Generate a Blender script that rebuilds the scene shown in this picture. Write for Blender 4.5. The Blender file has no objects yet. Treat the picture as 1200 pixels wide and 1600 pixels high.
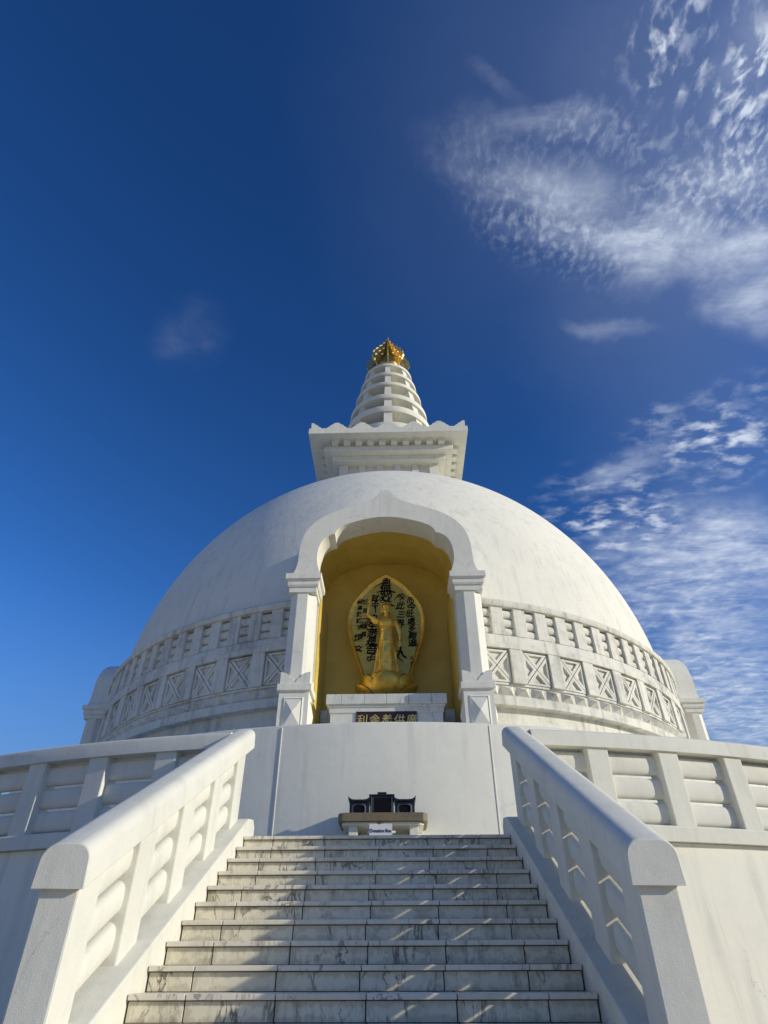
import bpy, bmesh, math, random
from mathutils import Vector, Matrix
random.seed(7)
R = math.radians
sc = bpy.context.scene
COL = sc.collection
AX = 22.0                      # y of the stupa's axis (x = 0)

# ------------------------------------------------------------------ helpers
def W(o):
    m = o.matrix_basis.copy()
    return W(o.parent) @ o.matrix_parent_inverse @ m if o.parent else m

def attach(o, parent):
    if parent is not None:
        o.parent = parent
        o.matrix_parent_inverse = W(parent).inverted()

def thing(name, label, cat, loc=(0, 0, 0), group=None):
    o = bpy.data.objects.new(name, None); COL.objects.link(o)
    o.location = loc; o.empty_display_size = 0.3
    o['label'] = label; o['category'] = cat
    if group: o['group'] = group
    return o

def finish(me, m, smooth):
    if m is not None and not me.materials: me.materials.append(m)
    if smooth:
        me.polygons.foreach_set('use_smooth', [True] * len(me.polygons))
        me.set_sharp_from_angle(angle=R(smooth if smooth is not True else 35))
    me.update()

def obj(name, bm, m, parent=None, loc=(0, 0, 0), rot=0.0, smooth=0, bevel=0, label=None):
    if isinstance(bm, bpy.types.Mesh):
        me = bm
    else:
        bmesh.ops.recalc_face_normals(bm, faces=bm.faces)
        me = bpy.data.meshes.new(name); bm.to_mesh(me); bm.free()
    finish(me, m, smooth)
    o = bpy.data.objects.new(name, me); COL.objects.link(o)
    o.location = loc; o.rotation_euler = (0, 0, rot)
    attach(o, parent)
    if bevel:
        b = o.modifiers.new('edge', 'BEVEL'); b.width = bevel; b.segments = 2
        b.limit_method = 'ANGLE'; b.angle_limit = R(40)
    if label: o['label'] = label
    return o

def again(o, loc, rot=0.0, parent=None):
    """another instance of a part (shares mesh data, keeps its modifiers) with copies of its own parts"""
    c = o.copy(); COL.objects.link(c)
    p = parent or o.parent
    c.parent = None; c.location = loc; c.rotation_euler = (0, 0, rot)
    attach(c, p)
    for ch in [k for k in o.children]:
        d = ch.copy(); COL.objects.link(d); pi = ch.matrix_parent_inverse.copy(); d.parent = c; d.matrix_parent_inverse = pi
    return c

def box(bm, x0, x1, y0, y1, z0, z1):
    v = [bm.verts.new(p) for p in ((x0, y0, z0), (x1, y0, z0), (x1, y1, z0), (x0, y1, z0),
                                   (x0, y0, z1), (x1, y0, z1), (x1, y1, z1), (x0, y1, z1))]
    for f in ((0, 3, 2, 1), (4, 5, 6, 7), (0, 1, 5, 4), (1, 2, 6, 5), (2, 3, 7, 6), (3, 0, 4, 7)):
        bm.faces.new([v[i] for i in f])
    return v

def hexa(bm, pts):
    v = [bm.verts.new(p) for p in pts]
    for f in ((0, 3, 2, 1), (4, 5, 6, 7), (0, 1, 5, 4), (1, 2, 6, 5), (2, 3, 7, 6), (3, 0, 4, 7)):
        bm.faces.new([v[i] for i in f])

def prism(bm, poly, ext, plane='xz'):
    """extrude a 2-D polygon; plane xz -> along y (ext = y0,y1); xy -> along z"""
    a, b = ext
    P = (lambda u, w, t: (u, t, w)) if plane == 'xz' else (lambda u, w, t: (u, w, t))
    v0 = [bm.verts.new(P(u, w, a)) for u, w in poly]
    v1 = [bm.verts.new(P(u, w, b)) for u, w in poly]
    n = len(poly)
    bm.faces.new(v0); bm.faces.new(list(reversed(v1)))
    for i in range(n):
        j = (i + 1) % n
        bm.faces.new((v0[i], v0[j], v1[j], v1[i]))

def pol(r, az, z, cx=0.0, cy=0.0):
    return (cx + r * math.sin(az), cy - r * math.cos(az), z)

def lathe(bm, prof, n=96, a0=None, a1=None, closed=False, cy=0.0):
    """sweep (r, z) profile about the axis; azimuth 0 faces the viewer; closed -> profile is a loop"""
    full = a0 is None
    if full: angs = [2 * math.pi * i / n for i in range(n)]
    else: angs = [a0 + (a1 - a0) * i / n for i in range(n + 1)]
    rows = []
    for a in angs:
        rows.append([bm.verts.new(pol(r, a, z, 0, cy)) for r, z in prof])
    m = len(prof)
    cnt = len(angs) if full else len(angs) - 1
    for i in range(cnt):
        A, B = rows[i], rows[(i + 1) % len(rows)]
        for j in range(m if closed else m - 1):
            k = (j + 1) % m
            bm.faces.new((A[j], B[j], B[k], A[k]))
    if not full and closed:
        bm.faces.new(rows[0]); bm.faces.new(list(reversed(rows[-1])))
    return rows

def tube(bm, pts, rad, n=10, sx=1.0):
    """tapered round tube through points, closed ends"""
    pts = [Vector(p) for p in pts]
    if not hasattr(rad, '__len__'): rad = [rad] * len(pts)
    prev = None; rings = []
    up = Vector((0, 0, 1))
    for i, p in enumerate(pts):
        t = (pts[min(i + 1, len(pts) - 1)] - pts[max(i - 1, 0)]).normalized()
        a = t.cross(up)
        if a.length < .1: a = t.cross(Vector((0, 1, 0)))
        a.normalize()
        if prev is not None and a.dot(prev) < 0: a = -a
        prev = a
        b = t.cross(a).normalized()
        rings.append([bm.verts.new(p + (a * math.cos(2 * math.pi * k / n) * sx + b * math.sin(2 * math.pi * k / n)) * rad[i]) for k in range(n)])
    for i in range(len(rings) - 1):
        for k in range(n):
            l = (k + 1) % n
            bm.faces.new((rings[i][k], rings[i][l], rings[i + 1][l], rings[i + 1][k]))
    bm.faces.new(rings[0]); bm.faces.new(list(reversed(rings[-1])))

def ball(bm, c, r, seg=20, squash=(1, 1, 1), rotm=None):
    g = bmesh.ops.create_uvsphere(bm, u_segments=seg, v_segments=seg // 2 + 2, radius=1.0)
    M = Matrix.Translation(c) @ (rotm.to_4x4() if rotm else Matrix()) @ Matrix.Diagonal((r * squash[0], r * squash[1], r * squash[2], 1))
    bmesh.ops.transform(bm, matrix=M, verts=g['verts'])

# ------------------------------------------------------------------ materials
def mat(name):
    m = bpy.data.materials.new(name); m.use_nodes = True
    nt = m.node_tree
    return m, nt, nt.nodes['Principled BSDF']

def N(nt, t, **kw):
    n = nt.nodes.new(t)
    for k, v in kw.items():
        if k.startswith('i_'):
            key = k[2:]
            n.inputs[int(key) if key.isdigit() else key].default_value = v
        else: setattr(n, k, v)
    return n

def noise(nt, vec, scale, detail=4, rough=.55, dist=0):
    n = N(nt, 'ShaderNodeTexNoise'); n.inputs['Scale'].default_value = scale
    n.inputs['Detail'].default_value = detail; n.inputs['Roughness'].default_value = rough
    n.inputs['Distortion'].default_value = dist
    if vec is not None: nt.links.new(vec, n.inputs['Vector'])
    return n.outputs['Fac']

def ramp(nt, fac, lo, hi, a=0.0, b=1.0, smooth=True):
    n = N(nt, 'ShaderNodeMapRange'); n.interpolation_type = 'SMOOTHSTEP' if smooth else 'LINEAR'
    n.inputs['From Min'].default_value = lo; n.inputs['From Max'].default_value = hi
    n.inputs['To Min'].default_value = a; n.inputs['To Max'].default_value = b
    nt.links.new(fac, n.inputs['Value']); return n.outputs['Result']

def math_(nt, op, a, b=None, c=None):
    n = N(nt, 'ShaderNodeMath', operation=op)
    for i, v in enumerate((a, b, c)):
        if v is None: continue
        if isinstance(v, (int, float)): n.inputs[i].default_value = v
        else: nt.links.new(v, n.inputs[i])
    return n.outputs[0]

def mixc(nt, fac, a, b):
    n = N(nt, 'ShaderNodeMix', data_type='RGBA')
    if isinstance(fac, (int, float)): n.inputs['Factor'].default_value = fac
    else: nt.links.new(fac, n.inputs['Factor'])
    for i, v in ((6, a), (7, b)):
        if isinstance(v, tuple): n.inputs[i].default_value = (*v, 1)
        else: nt.links.new(v, n.inputs[i])
    return n.outputs[2]

def mapping(nt, vec, scale=(1, 1, 1), loc=(0, 0, 0), rot=(0, 0, 0), typ='POINT'):
    n = N(nt, 'ShaderNodeMapping', vector_type=typ)
    n.inputs['Scale'].default_value = scale; n.inputs['Location'].default_value = loc; n.inputs['Rotation'].default_value = rot
    nt.links.new(vec, n.inputs['Vector']); return n.outputs['Vector']

def wpos(nt): return N(nt, 'ShaderNodeNewGeometry').outputs['Position']

def bump(nt, bs, h, strength, dist=.01):
    b = N(nt, 'ShaderNodeBump'); b.inputs['Strength'].default_value = strength; b.inputs['Distance'].default_value = dist
    nt.links.new(h, b.inputs['Height']); nt.links.new(b.outputs['Normal'], bs.inputs['Normal'])

def plaster(name, base=(.80, .785, .745), grime=(.40, .41, .40), dirt=.35, streak=.3, grain=.25, gscale=70, blot=1.0, spots=0.0, crack=0.0, cs=.9):
    m, nt, bs = mat(name); P = wpos(nt)
    big = ramp(nt, noise(nt, P, .55 * blot, 5, .6), .42, .72)
    med = ramp(nt, noise(nt, P, 3.2 * blot, 6, .65, .4), .45, .75)
    st = ramp(nt, noise(nt, mapping(nt, P, (3.5, 3.5, .28)), 1.6, 6, .62, .3), .47, .75)
    fine = ramp(nt, noise(nt, P, 18, 5, .7), .5, .8)
    f = math_(nt, 'MULTIPLY', math_(nt, 'ADD', math_(nt, 'MULTIPLY', big, .55), math_(nt, 'MULTIPLY', med, .5)), dirt)
    f = math_(nt, 'ADD', f, math_(nt, 'MULTIPLY', st, streak))
    f = math_(nt, 'ADD', f, math_(nt, 'MULTIPLY', fine, dirt * .3))
    if spots:
        sp = ramp(nt, noise(nt, mapping(nt, P, (1, 1, .8)), 1.1, 9, .72, 1.2), .62, .70)
        f = math_(nt, 'ADD', f, math_(nt, 'MULTIPLY', sp, spots))
    if crack:
        wn = N(nt, 'ShaderNodeTexNoise'); wn.inputs['Scale'].default_value = 3.5; wn.inputs['Detail'].default_value = 6; wn.inputs['Roughness'].default_value = .65
        nt.links.new(P, wn.inputs['Vector'])
        ad = N(nt, 'ShaderNodeVectorMath', operation='MULTIPLY_ADD'); nt.links.new(wn.outputs['Color'], ad.inputs[0]); ad.inputs[1].default_value = (.55, .55, .55); nt.links.new(P, ad.inputs[2])
        vo = N(nt, 'ShaderNodeTexVoronoi', feature='DISTANCE_TO_EDGE'); vo.inputs['Scale'].default_value = cs
        nt.links.new(ad.outputs[0], vo.inputs['Vector'])
        ck = math_(nt, 'MULTIPLY', ramp(nt, vo.outputs['Distance'], .0, .009 * cs + .002, 1, 0), ramp(nt, noise(nt, mapping(nt, P, loc=(4, 7, 2)), .8, 3), .52, .66))
        f = math_(nt, 'ADD', f, math_(nt, 'MULTIPLY', ck, crack))
    fc = N(nt, 'ShaderNodeClamp'); nt.links.new(f, fc.inputs[0])
    nt.links.new(mixc(nt, fc.outputs[0], base, grime), bs.inputs['Base Color'])
    bs.inputs['Roughness'].default_value = .82; bs.inputs['Specular IOR Level'].default_value = .25
    h = math_(nt, 'ADD', noise(nt, P, gscale, 3, .6), math_(nt, 'MULTIPLY', noise(nt, P, 6, 5, .6), 2.2))
    bump(nt, bs, h, grain, .012)
    return m

M_DOME = plaster('weathered white dome plaster', (.81, .79, .69), (.43, .435, .42), .22, .34, .30, 40, .8, .15, .45, .45)
M_FRIEZE = plaster('grimy white carved plaster', (.77, .75, .66), (.27, .275, .255), .60, .55, .30, 60, 1.6, .25)
M_WALL = plaster('white terrace plaster', (.80, .785, .685), (.48, .48, .455), .22, .40, .12, 50, 1.0, .06, .6, .7)
M_RAIL = plaster('white painted balustrade', (.72, .71, .625), (.42, .42, .39), .30, .26, .20, 130, 1.3, .10, .5, 1.0)
M_NICHE = plaster('white niche plaster', (.81, .795, .70), (.45, .455, .44), .30, .26, .14, 60, 1.4, .08, .6, 1.3)
M_SPIRE = plaster('white spire paint', (.80, .785, .68), (.42, .425, .40), .36, .18, .2, 40, 1.2)

def ochre():
    m, nt, bs = mat('ochre wall paint'); P = wpos(nt)
    f = ramp(nt, noise(nt, P, 2.2, 5, .6), .35, .75)
    nt.links.new(mixc(nt, f, (.74, .54, .12), (.64, .455, .09)), bs.inputs['Base Color'])
    bs.inputs['Roughness'].default_value = .6; bump(nt, bs, noise(nt, P, 40, 3), .15)
    return m
M_OCHRE = ochre()

def gold(name, a, b, rough, metal=1.0):
    m, nt, bs = mat(name); P = wpos(nt)
    f = ramp(nt, noise(nt, P, 7, 5, .6), .35, .7)
    nt.links.new(mixc(nt, f, a, b), bs.inputs['Base Color'])
    bs.inputs['Metallic'].default_value = metal
    nt.links.new(ramp(nt, noise(nt, P, 12, 4), .3, .7, rough - .06, rough + .08), bs.inputs['Roughness'])
    bump(nt, bs, noise(nt, P, 22, 3), .08)
    return m
M_GOLD = gold('gilded metal', (.86, .57, .12), (.70, .42, .06), .38, .75)
M_BRONZE = gold('dark old gilding', (.66, .42, .075), (.50, .30, .04), .40, .75)
M_LEAF = gold('pale gold leaf panel', (.56, .44, .105), (.47, .36, .07), .45, .5)
M_FINIAL = gold('finial gilding', (.82, .60, .20), (.62, .42, .12), .40, .85)  # the finial's own gold tone, the same all round

def flat(name, c, rough=.5, spec=.5, var=.15, scale=9, metal=0):
    m, nt, bs = mat(name); P = wpos(nt)
    f = noise(nt, P, scale, 5, .6)
    d = tuple(x * (1 - var) for x in c)
    nt.links.new(mixc(nt, f, c, d), bs.inputs['Base Color'])
    bs.inputs['Roughness'].default_value = rough; bs.inputs['Specular IOR Level'].default_value = spec
    bs.inputs['Metallic'].default_value = metal
    bump(nt, bs, noise(nt, P, scale * 5, 3), .08)
    return m
M_INK = flat('black brush ink', (.008, .008, .01), .6, .2)
M_SEAM = flat('dark panel seam', (.16, .11, .03), .6, .2)
M_MAROON = flat('dark maroon plaque', (.035, .012, .012), .35)
M_CHARS = gold('gilt lettering', (.80, .62, .22), (.70, .52, .16), .4, .6)
M_BLACK = flat('black lacquered stone', (.012, .012, .014), .22, .6)
M_BLACKIN = flat('black recess', (.004, .004, .005), .5, .2)
M_METALEDGE = flat('brushed grey edge', (.22, .22, .23), .35, .5, .1, 9, .6)
M_SIGN = flat('white sign board', (.78, .78, .78), .5, .4, .03)
M_BRASS = flat('tarnished clasp', (.16, .12, .06), .4, .5, .2, 30, .8)
M_MORTAR = flat('dark grimy mortar', (.075, .07, .062), .9, .2, .4, 6)
M_DARKLINE = flat('dark gap', (.05, .05, .05), .9, .1)

def marble(name, base, vein, dirtc, vs=1.0, dirt=.5, obj_random=True, warm=(.70, .66, .50), rim=0.0):
    m, nt, bs = mat(name)
    P = wpos(nt)
    if obj_random:
        oi = N(nt, 'ShaderNodeObjectInfo')
        cmb = N(nt, 'ShaderNodeCombineXYZ'); 
        nt.links.new(math_(nt, 'MULTIPLY', oi.outputs['Random'], 37.0), cmb.inputs[1])
        nt.links.new(math_(nt, 'MULTIPLY', oi.outputs['Random'], 13.0), cmb.inputs[0])
        va = N(nt, 'ShaderNodeVectorMath', operation='ADD'); nt.links.new(P, va.inputs[0]); nt.links.new(cmb.outputs[0], va.inputs[1])
        Q = va.outputs[0]
    else: Q = P
    # a different offset for every tile
    tile = N(nt, 'ShaderNodeAttribute', attribute_name='tile')
    vb = N(nt, 'ShaderNodeVectorMath', operation='ADD'); nt.links.new(Q, vb.inputs[0]); nt.links.new(tile.outputs['Vector'], vb.inputs[1])
    Q = vb.outputs[0]
    # veins: thin bands where a distorted noise crosses its middle
    n1 = noise(nt, mapping(nt, Q, (1.5 * vs, 1.5 * vs, .8 * vs), rot=(0, R(32), 0)), 1.9, 7, .58, 1.0)
    v1 = math_(nt, 'ABSOLUTE', math_(nt, 'SUBTRACT', n1, .5))
    vein1 = ramp(nt, v1, .0, .022, 1, 0)
    gate = ramp(nt, noise(nt, mapping(nt, Q, loc=(5, 2, 1)), 2.1, 3), .44, .60)
    n2 = noise(nt, mapping(nt, Q, (2.6 * vs, 2.6 * vs, 1.0 * vs), rot=(0, R(-38), 0), loc=(3, 1, 7)), 2.6, 7, .6, 1.3)
    vein2 = ramp(nt, math_(nt, 'ABSOLUTE', math_(nt, 'SUBTRACT', n2, .5)), .0, .022, .55, 0)
    gate2 = ramp(nt, noise(nt, mapping(nt, Q, loc=(9, 4, 3)), 1.7, 3), .48, .64)
    cloud = ramp(nt, noise(nt, Q, 2.2, 6, .62, .6), .35, .75)
    vf = N(nt, 'ShaderNodeClamp'); nt.links.new(math_(nt, 'ADD', math_(nt, 'MULTIPLY', vein1, gate), math_(nt, 'MULTIPLY', vein2, gate2)), vf.inputs[0])
    c = mixc(nt, math_(nt, 'MULTIPLY', cloud, .55), base, tuple(x * .72 for x in base))
    wv = ramp(nt, noise(nt, mapping(nt, Q, loc=(1, 8, 2)), .9, 4), .45, .65)
    c = mixc(nt, math_(nt, 'MULTIPLY', wv, .6), c, warm)
    c = mixc(nt, math_(nt, 'MULTIPLY', vf.outputs[0], .85), c, vein)
    # grime washed down from the nosing above and collected in patches
    ds = ramp(nt, noise(nt, mapping(nt, P, (5, 5, 1.2)), 1.5, 7, .68, .8), .50, .72)
    df = math_(nt, 'MULTIPLY', ds, dirt)
    if rim:
        uv = N(nt, 'ShaderNodeUVMap', uv_map='rim'); sp_ = N(nt, 'ShaderNodeSeparateXYZ'); nt.links.new(uv.outputs[0], sp_.inputs[0])
        v = sp_.outputs[1]
        ev = math_(nt, 'MINIMUM', v, math_(nt, 'SUBTRACT', 1.0, v))
        eu = math_(nt, 'MULTIPLY', sp_.outputs[0], 6.0)
        e = math_(nt, 'MINIMUM', ev, eu)
        wob = noise(nt, mapping(nt, P, (9, 9, 5)), 1.3, 6, .65)
        em = ramp(nt, math_(nt, 'SUBTRACT', e, math_(nt, 'MULTIPLY', math_(nt, 'SUBTRACT', wob, .42), 1.7)), -.04, .22, 1, 0)
        df = N(nt, 'ShaderNodeClamp'); dsum = math_(nt, 'ADD', math_(nt, 'MULTIPLY', ds, dirt), math_(nt, 'MULTIPLY', em, rim)); nt.links.new(dsum, df.inputs[0]); df = df.outputs[0]
    c = mixc(nt, df, c, dirtc)
    nt.links.new(c, bs.inputs['Base Color'])
    bs.inputs['Roughness'].default_value = .5; bs.inputs['Specular IOR Level'].default_value = .35
    bump(nt, bs, noise(nt, P, 35, 4), .06)
    return m
M_RISER = marble('veined white marble riser', (.82, .76, .60), (.08, .075, .06), (.25, .22, .155), 1.0, .52, rim=.32)
M_TREAD = marble('worn white marble tread', (.80, .74, .63), (.22, .20, .18), (.32, .28, .23), 1.2, .35)
M_ALTAR = marble('grey white marble altar', (.68, .68, .62), (.30, .31, .31), (.46, .46, .46), .8, .25, False, (.66, .66, .62))
M_GRANITE = marble('brown grey stone slab', (.22, .18, .115), (.09, .085, .08), (.12, .105, .085), 2.2, .5, False, (.24, .18, .09))
M_FLOOR = flat('pale terrace floor', (.60, .57, .50), .8, .3, .25, 1.5)
M_GROUND = flat('pale paved plaza', (.62, .54, .42), .85, .3, .3, .4)

# ------------------------------------------------------------------ text
def text_mesh(chars, extrude=.006, bold=.0):
    """chars: list of (string, x, z, size, squash, shear, rot). Returns a bmesh in the xz plane facing -y."""
    bm = bmesh.new()
    for s, x, z, size, sq, shear, rot in chars:
        cu = bpy.data.curves.new('glyph', 'FONT'); cu.body = s; cu.size = size
        cu.align_x = 'CENTER'; cu.align_y = 'CENTER'; cu.extrude = extrude; cu.offset = bold * size; cu.shear = shear
        cu.resolution_u = 3
        o = bpy.data.objects.new('glyph', cu); COL.objects.link(o)
        dg = bpy.context.evaluated_depsgraph_get(); dg.update()
        me = bpy.data.meshes.new_from_object(o.evaluated_get(dg), depsgraph=dg)
        me.materials.clear()
        me.transform(Matrix.Translation((x, 0, z)) @ Matrix.Rotation(R(90), 4, 'X') @ Matrix.Rotation(R(rot), 4, 'Z') @ Matrix.Diagonal((sq, 1, 1, 1)))
        bm.from_mesh(me)
        bpy.data.objects.remove(o); bpy.data.curves.remove(cu); bpy.data.meshes.remove(me)
    for f in bm.faces: f.material_index = 0
    return bm

# ------------------------------------------------------------------ ground
bm = bmesh.new()
rows = []
for r in (0, 6, 14.29, 40, 150, 700):
    if r == 0: continue
    rows.append([bm.verts.new(pol(r, 2 * math.pi * i / 96, 0, 0, AX)) for i in range(96)])
for a, b in zip(rows, rows[1:]):
    for i in range(96): bm.faces.new((a[i], a[(i + 1) % 96], b[(i + 1) % 96], b[i]))
bm.faces.new(rows[0])
g = obj('ground', bm, M_GROUND); g['kind'] = 'structure'

# ------------------------------------------------------------------ lower terrace
ZF = 2.815                      # terrace floor
RW = 14.30                      # face of the lower wall
low = thing('terrace_wall', 'tall white curved retaining wall below the balustrades at both sides of the stairs', 'wall', (0, AX, 0))
bm = bmesh.new()
lathe(bm, [(RW, -.3), (RW, ZF - .035), (RW - .6, ZF - .035), (RW - .6, -.3)], 240, closed=True, cy=AX)
obj('wall', bm, M_WALL, low, smooth=30)
bm = bmesh.new()
lathe(bm, [(RW - .02, ZF), (11.1, ZF), (11.1, ZF - .03), (RW - .02, ZF - .03)], 160, closed=True, cy=AX)
obj('terrace_floor', bm, M_FLOOR, low)

# upper terrace
Z2 = 5.11
R2 = 11.2
up = thing('terrace_wall', 'smooth white curved wall rising behind the offering table under the dome', 'wall', (0, AX, ZF))
bm = bmesh.new()
prof = [(R2, ZF - .1), (R2, Z2 - .05), (R2 - .012, Z2 - .02), (R2 - .05, Z2), (8.9, Z2), (8.9, ZF - .1)]
lathe(bm, prof, 240, closed=True, cy=AX)
obj('wall', bm, M_WALL, up, smooth=30)
bm = bmesh.new(); box(bm, -.011, .011, -.009, .03, 0, Z2 - ZF - .05)
strip = None
for a in (-9.48, 9.46, -28.5, 28.5, -47.5, 47.5):
    loc = pol(R2, R(a), ZF, 0, AX)
    if strip is None: strip = obj('joint_strip', bm, M_WALL, up, loc, R(a), bevel=.004)
    else: again(strip, loc, R(a))

# ------------------------------------------------------------------ terrace balustrades
def ring_balustrade(side, label):
    a0, a1 = R(7.5), R(100)
    root = thing('terrace_balustrade', label, 'balustrade', pol(RW, side * R(30), ZF, 0, AX), 'white curved balustrades of the lower terrace')
    def sweep(name, prof, m=M_RAIL, smooth=30, n=120):
        b = bmesh.new()
        lathe(b, prof, n, min(side * a0, side * a1), max(side * a0, side * a1), True, AX)
        obj(name, b, m, root, smooth=smooth)
    sweep('base_rail', [(14.38, ZF - .03), (14.385, ZF + .115), (14.37, ZF + .135), (14.05, ZF + .135), (14.05, ZF - .03)])
    zt = 4.01
    sweep('handrail', [(14.40, 3.805), (14.40, zt - .06), (14.385, zt - .025), (14.35, zt - .005), (14.23, zt), (14.11, zt - .005), (14.075, zt - .025), (14.06, zt - .06), (14.06, 3.805)])
    z0, z1 = ZF + .135, 3.805
    g_ = .030
    hb = (z1 - z0 - 4 * g_) / 3
    for i in range(3):
        zc = z0 + g_ + hb / 2 + i * (hb + g_)
        pr = []
        for k in range(16):
            t = 2 * math.pi * k / 16
            c, s = math.cos(t), math.sin(t)
            pr.append((14.225 + .062 * math.copysign(abs(c) ** .75, c), zc + hb / 2 * math.copysign(abs(s) ** .62, s)))
        sweep('rail_bar', pr, smooth=60, n=110)
    b = bmesh.new()
    hexa(b, [(-.142, -.13, z0 - .01), (.142, -.13, z0 - .01), (.142, .13, z0 - .01), (-.142, .13, z0 - .01),
             (-.142, -.13, z1 + .01), (.142, -.13, z1 + .01), (.142, .13, z1 + .01), (-.142, .13, z1 + .01)])
    first = None
    for k in range(24):
        a = side * R(10.83 + 3.87 * k)
        loc = pol(14.235, a, 0, 0, AX)
        if first is None: first = obj('post', b, M_RAIL, root, loc, a, bevel=.014)
        else: again(first, loc, a)
ring_balustrade(-1, 'white curved terrace balustrade left of the stairs, its front in shade')
ring_balustrade(1, 'white curved terrace balustrade right of the stairs, its front in full sun')

# ------------------------------------------------------------------ staircase
XS = -.035
TR, RI = .302, .148
Y0 = 7.68
NST = 19
stair = thing('staircase', 'wide flight of grey veined marble steps climbing to the terrace', 'stairs', (XS, 2.2, 0))
def tiles(xs_, y0, y1, z0, z1, gap, jitter=0):
    """row of tiles with open joints; a random vector per tile shifts the marble pattern"""
    bm = bmesh.new(); lay = bm.faces.layers.float_vector.new('tile'); uvl = bm.loops.layers.uv.new('rim')
    for a, b in zip(xs_, xs_[1:]):
        n0 = len(bm.faces)
        dy = random.uniform(-jitter, jitter)
        v = box(bm, a + gap / 2, b - gap / 2, y0 + dy, y1, z0, z1)
        bm.faces.ensure_lookup_table()
        off = Vector((random.uniform(-9, 9), random.uniform(-9, 9), random.uniform(-9, 9)))
        for f in bm.faces[n0:]:
            f[lay] = off
            for l in f.loops:
                c = l.vert.co
                l[uvl].uv = (min(c.x - a, 9) , (c.z - z0) / (z1 - z0)) if c.x < (a + b) / 2 else (c.x - a, (c.z - z0) / (z1 - z0))
        wid = b - a
    return bm
for k in range(NST):
    y = Y0 - TR * k; z = ZF - .004 - RI * k
    sh = random.uniform(-.035, .035)
    js = [-1.5] + [sh + .58 * i for i in (-2, -1, 0, 1, 2)] + [1.5]
    bm = bmesh.new()
    box(bm, -1.497, 1.497, y + .020, y + TR + .30, max(z - RI - .02, -.05), z - .03)
    st = obj('step', bm, M_MORTAR, stair, (XS, 0, 0))
    bm = tiles(js, y + .012, y + .03, z - RI + .004, z - .038, .008, .002)
    obj('riser', bm, M_RISER, st, (XS, 0, 0), bevel=.003)
    sh2 = sh + random.uniform(.004, .02)
    js2 = [-1.502] + [sh2 + .58 * i for i in (-2, -1, 0, 1, 2)] + [1.502]
    bm = tiles(js2, y - .016, y + TR + .02, z - .033, z, .006, .003)
    obj('tread', bm, M_TREAD, st, (XS, 0, 0), bevel=.005)

# ------------------------------------------------------------------ stair balustrades
SL = .486
YN = 4.17                       # front face of the newel
def zr(y): return 1.978 + SL * (y - 4.13)      # underside of the handrail
def znose(y): return ZF - RI / TR * (Y0 - y)
def zl(y): return znose(y) + .125              # top of the sloping curb
def stair_balustrade(side, label):
    root = thing('stair_balustrade', label, 'balustrade', (XS + side * 1.75, YN, 0), 'white balustrades beside the stairs')
    X = lambda d: XS + side * d
    def sw(name, sect, y0, y1, zf, bev=0, smooth=30, cut=None):
        b = bmesh.new(); ends = []
        for y in (y0, y1):
            ends.append([b.verts.new((X(d), y, zf(y) + h)) for d, h in sect])
        n = len(sect)
        b.faces.new(ends[0]); b.faces.new(list(reversed(ends[1])))
        for i in range(n):
            j = (i + 1) % n; b.faces.new((ends[0][i], ends[0][j], ends[1][j], ends[1][i]))
        return obj(name, b, M_RAIL, root, smooth=smooth, bevel=bev)
    # curb the balustrade stands on (down to the ground), with a level stub at the head of the stairs
    b = bmesh.new()
    yl = 8.10
    ya = 2.02
    prof = [(ya, -.1), (ya, max(zl(ya), .02)), (yl - .25, zl(yl - .25)), (yl, zl(yl - .25) + .035), (yl + .10, zl(yl - .25) - .03), (yl + .10, ZF - .3), (yl + .10, -.1)]
    for d in (1.505, 1.895):
        pass
    v0 = [b.verts.new((X(1.508), y, z)) for y, z in prof]; v1 = [b.verts.new((X(1.90), y, z)) for y, z in prof]
    b.faces.new(v0); b.faces.new(list(reversed(v1)))
    for i in range(len(prof)):
        j = (i + 1) % len(prof); b.faces.new((v0[i], v0[j], v1[j], v1[i]))
    obj('curb', b, M_RAIL, root, bevel=.012)
    # handrail with rounded top
    cx, hw, hh, rr = 1.755, .154, .245, .098
    sect = [(cx - hw - .007, 0), (cx + hw + .007, 0)]
    for k in range(7):
        t = R(90 * k / 6); sect.append((cx + hw - rr + rr * math.cos(t), hh - rr + rr * math.sin(t)))
    for k in range(7):
        t = R(90 + 90 * k / 6); sect.append((cx - hw + rr + rr * math.cos(t), hh - rr + rr * math.sin(t)))
    sw('handrail', sect, 4.13, 8.06, zr, .008, 28)
    # bars
    y0, y1 = YN + .05, 7.75
    def zmid(i):
        def f(y):
            a, c = zl(y), zr(y)
            g_ = .037; h = (c - a - 4 * g_) / 3
            return a + g_ + h / 2 + i * (h + g_)
        return f
    h = (zr(5) - zl(5) - 4 * .037) / 3
    for i in range(3):
        s2 = []
        for k in range(18):
            t = 2 * math.pi * k / 18; c, s = math.cos(t), math.sin(t)
            s2.append((1.755 + .074 * math.copysign(abs(c) ** .8, c), h / 2 * math.copysign(abs(s) ** .66, s)))
        sw('rail_bar', s2, y0, y1, zmid(i), 0, 60)
    # posts
    for i, (ya_, yb_) in enumerate(((YN, YN + .29), (4.99, 5.29), (5.83, 6.13), (6.67, 6.97), (7.50, 7.82))):
        b = bmesh.new()
        x0, x1 = X(1.633), X(1.877)
        e = .012
        hexa(b, [(x0, ya_, zl(ya_) - .02), (x1, ya_, zl(ya_) - .02), (x1, yb_, zl(yb_) - .02), (x0, yb_, zl(yb_) - .02),
                 (x0, ya_, zr(ya_) + .02), (x1, ya_, zr(ya_) + .02), (x1, yb_, zr(yb_) + .02), (x0, yb_, zr(yb_) + .02)])
        obj('newel_post' if i == 0 else 'post', b, M_RAIL, root, bevel=.014)
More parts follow.
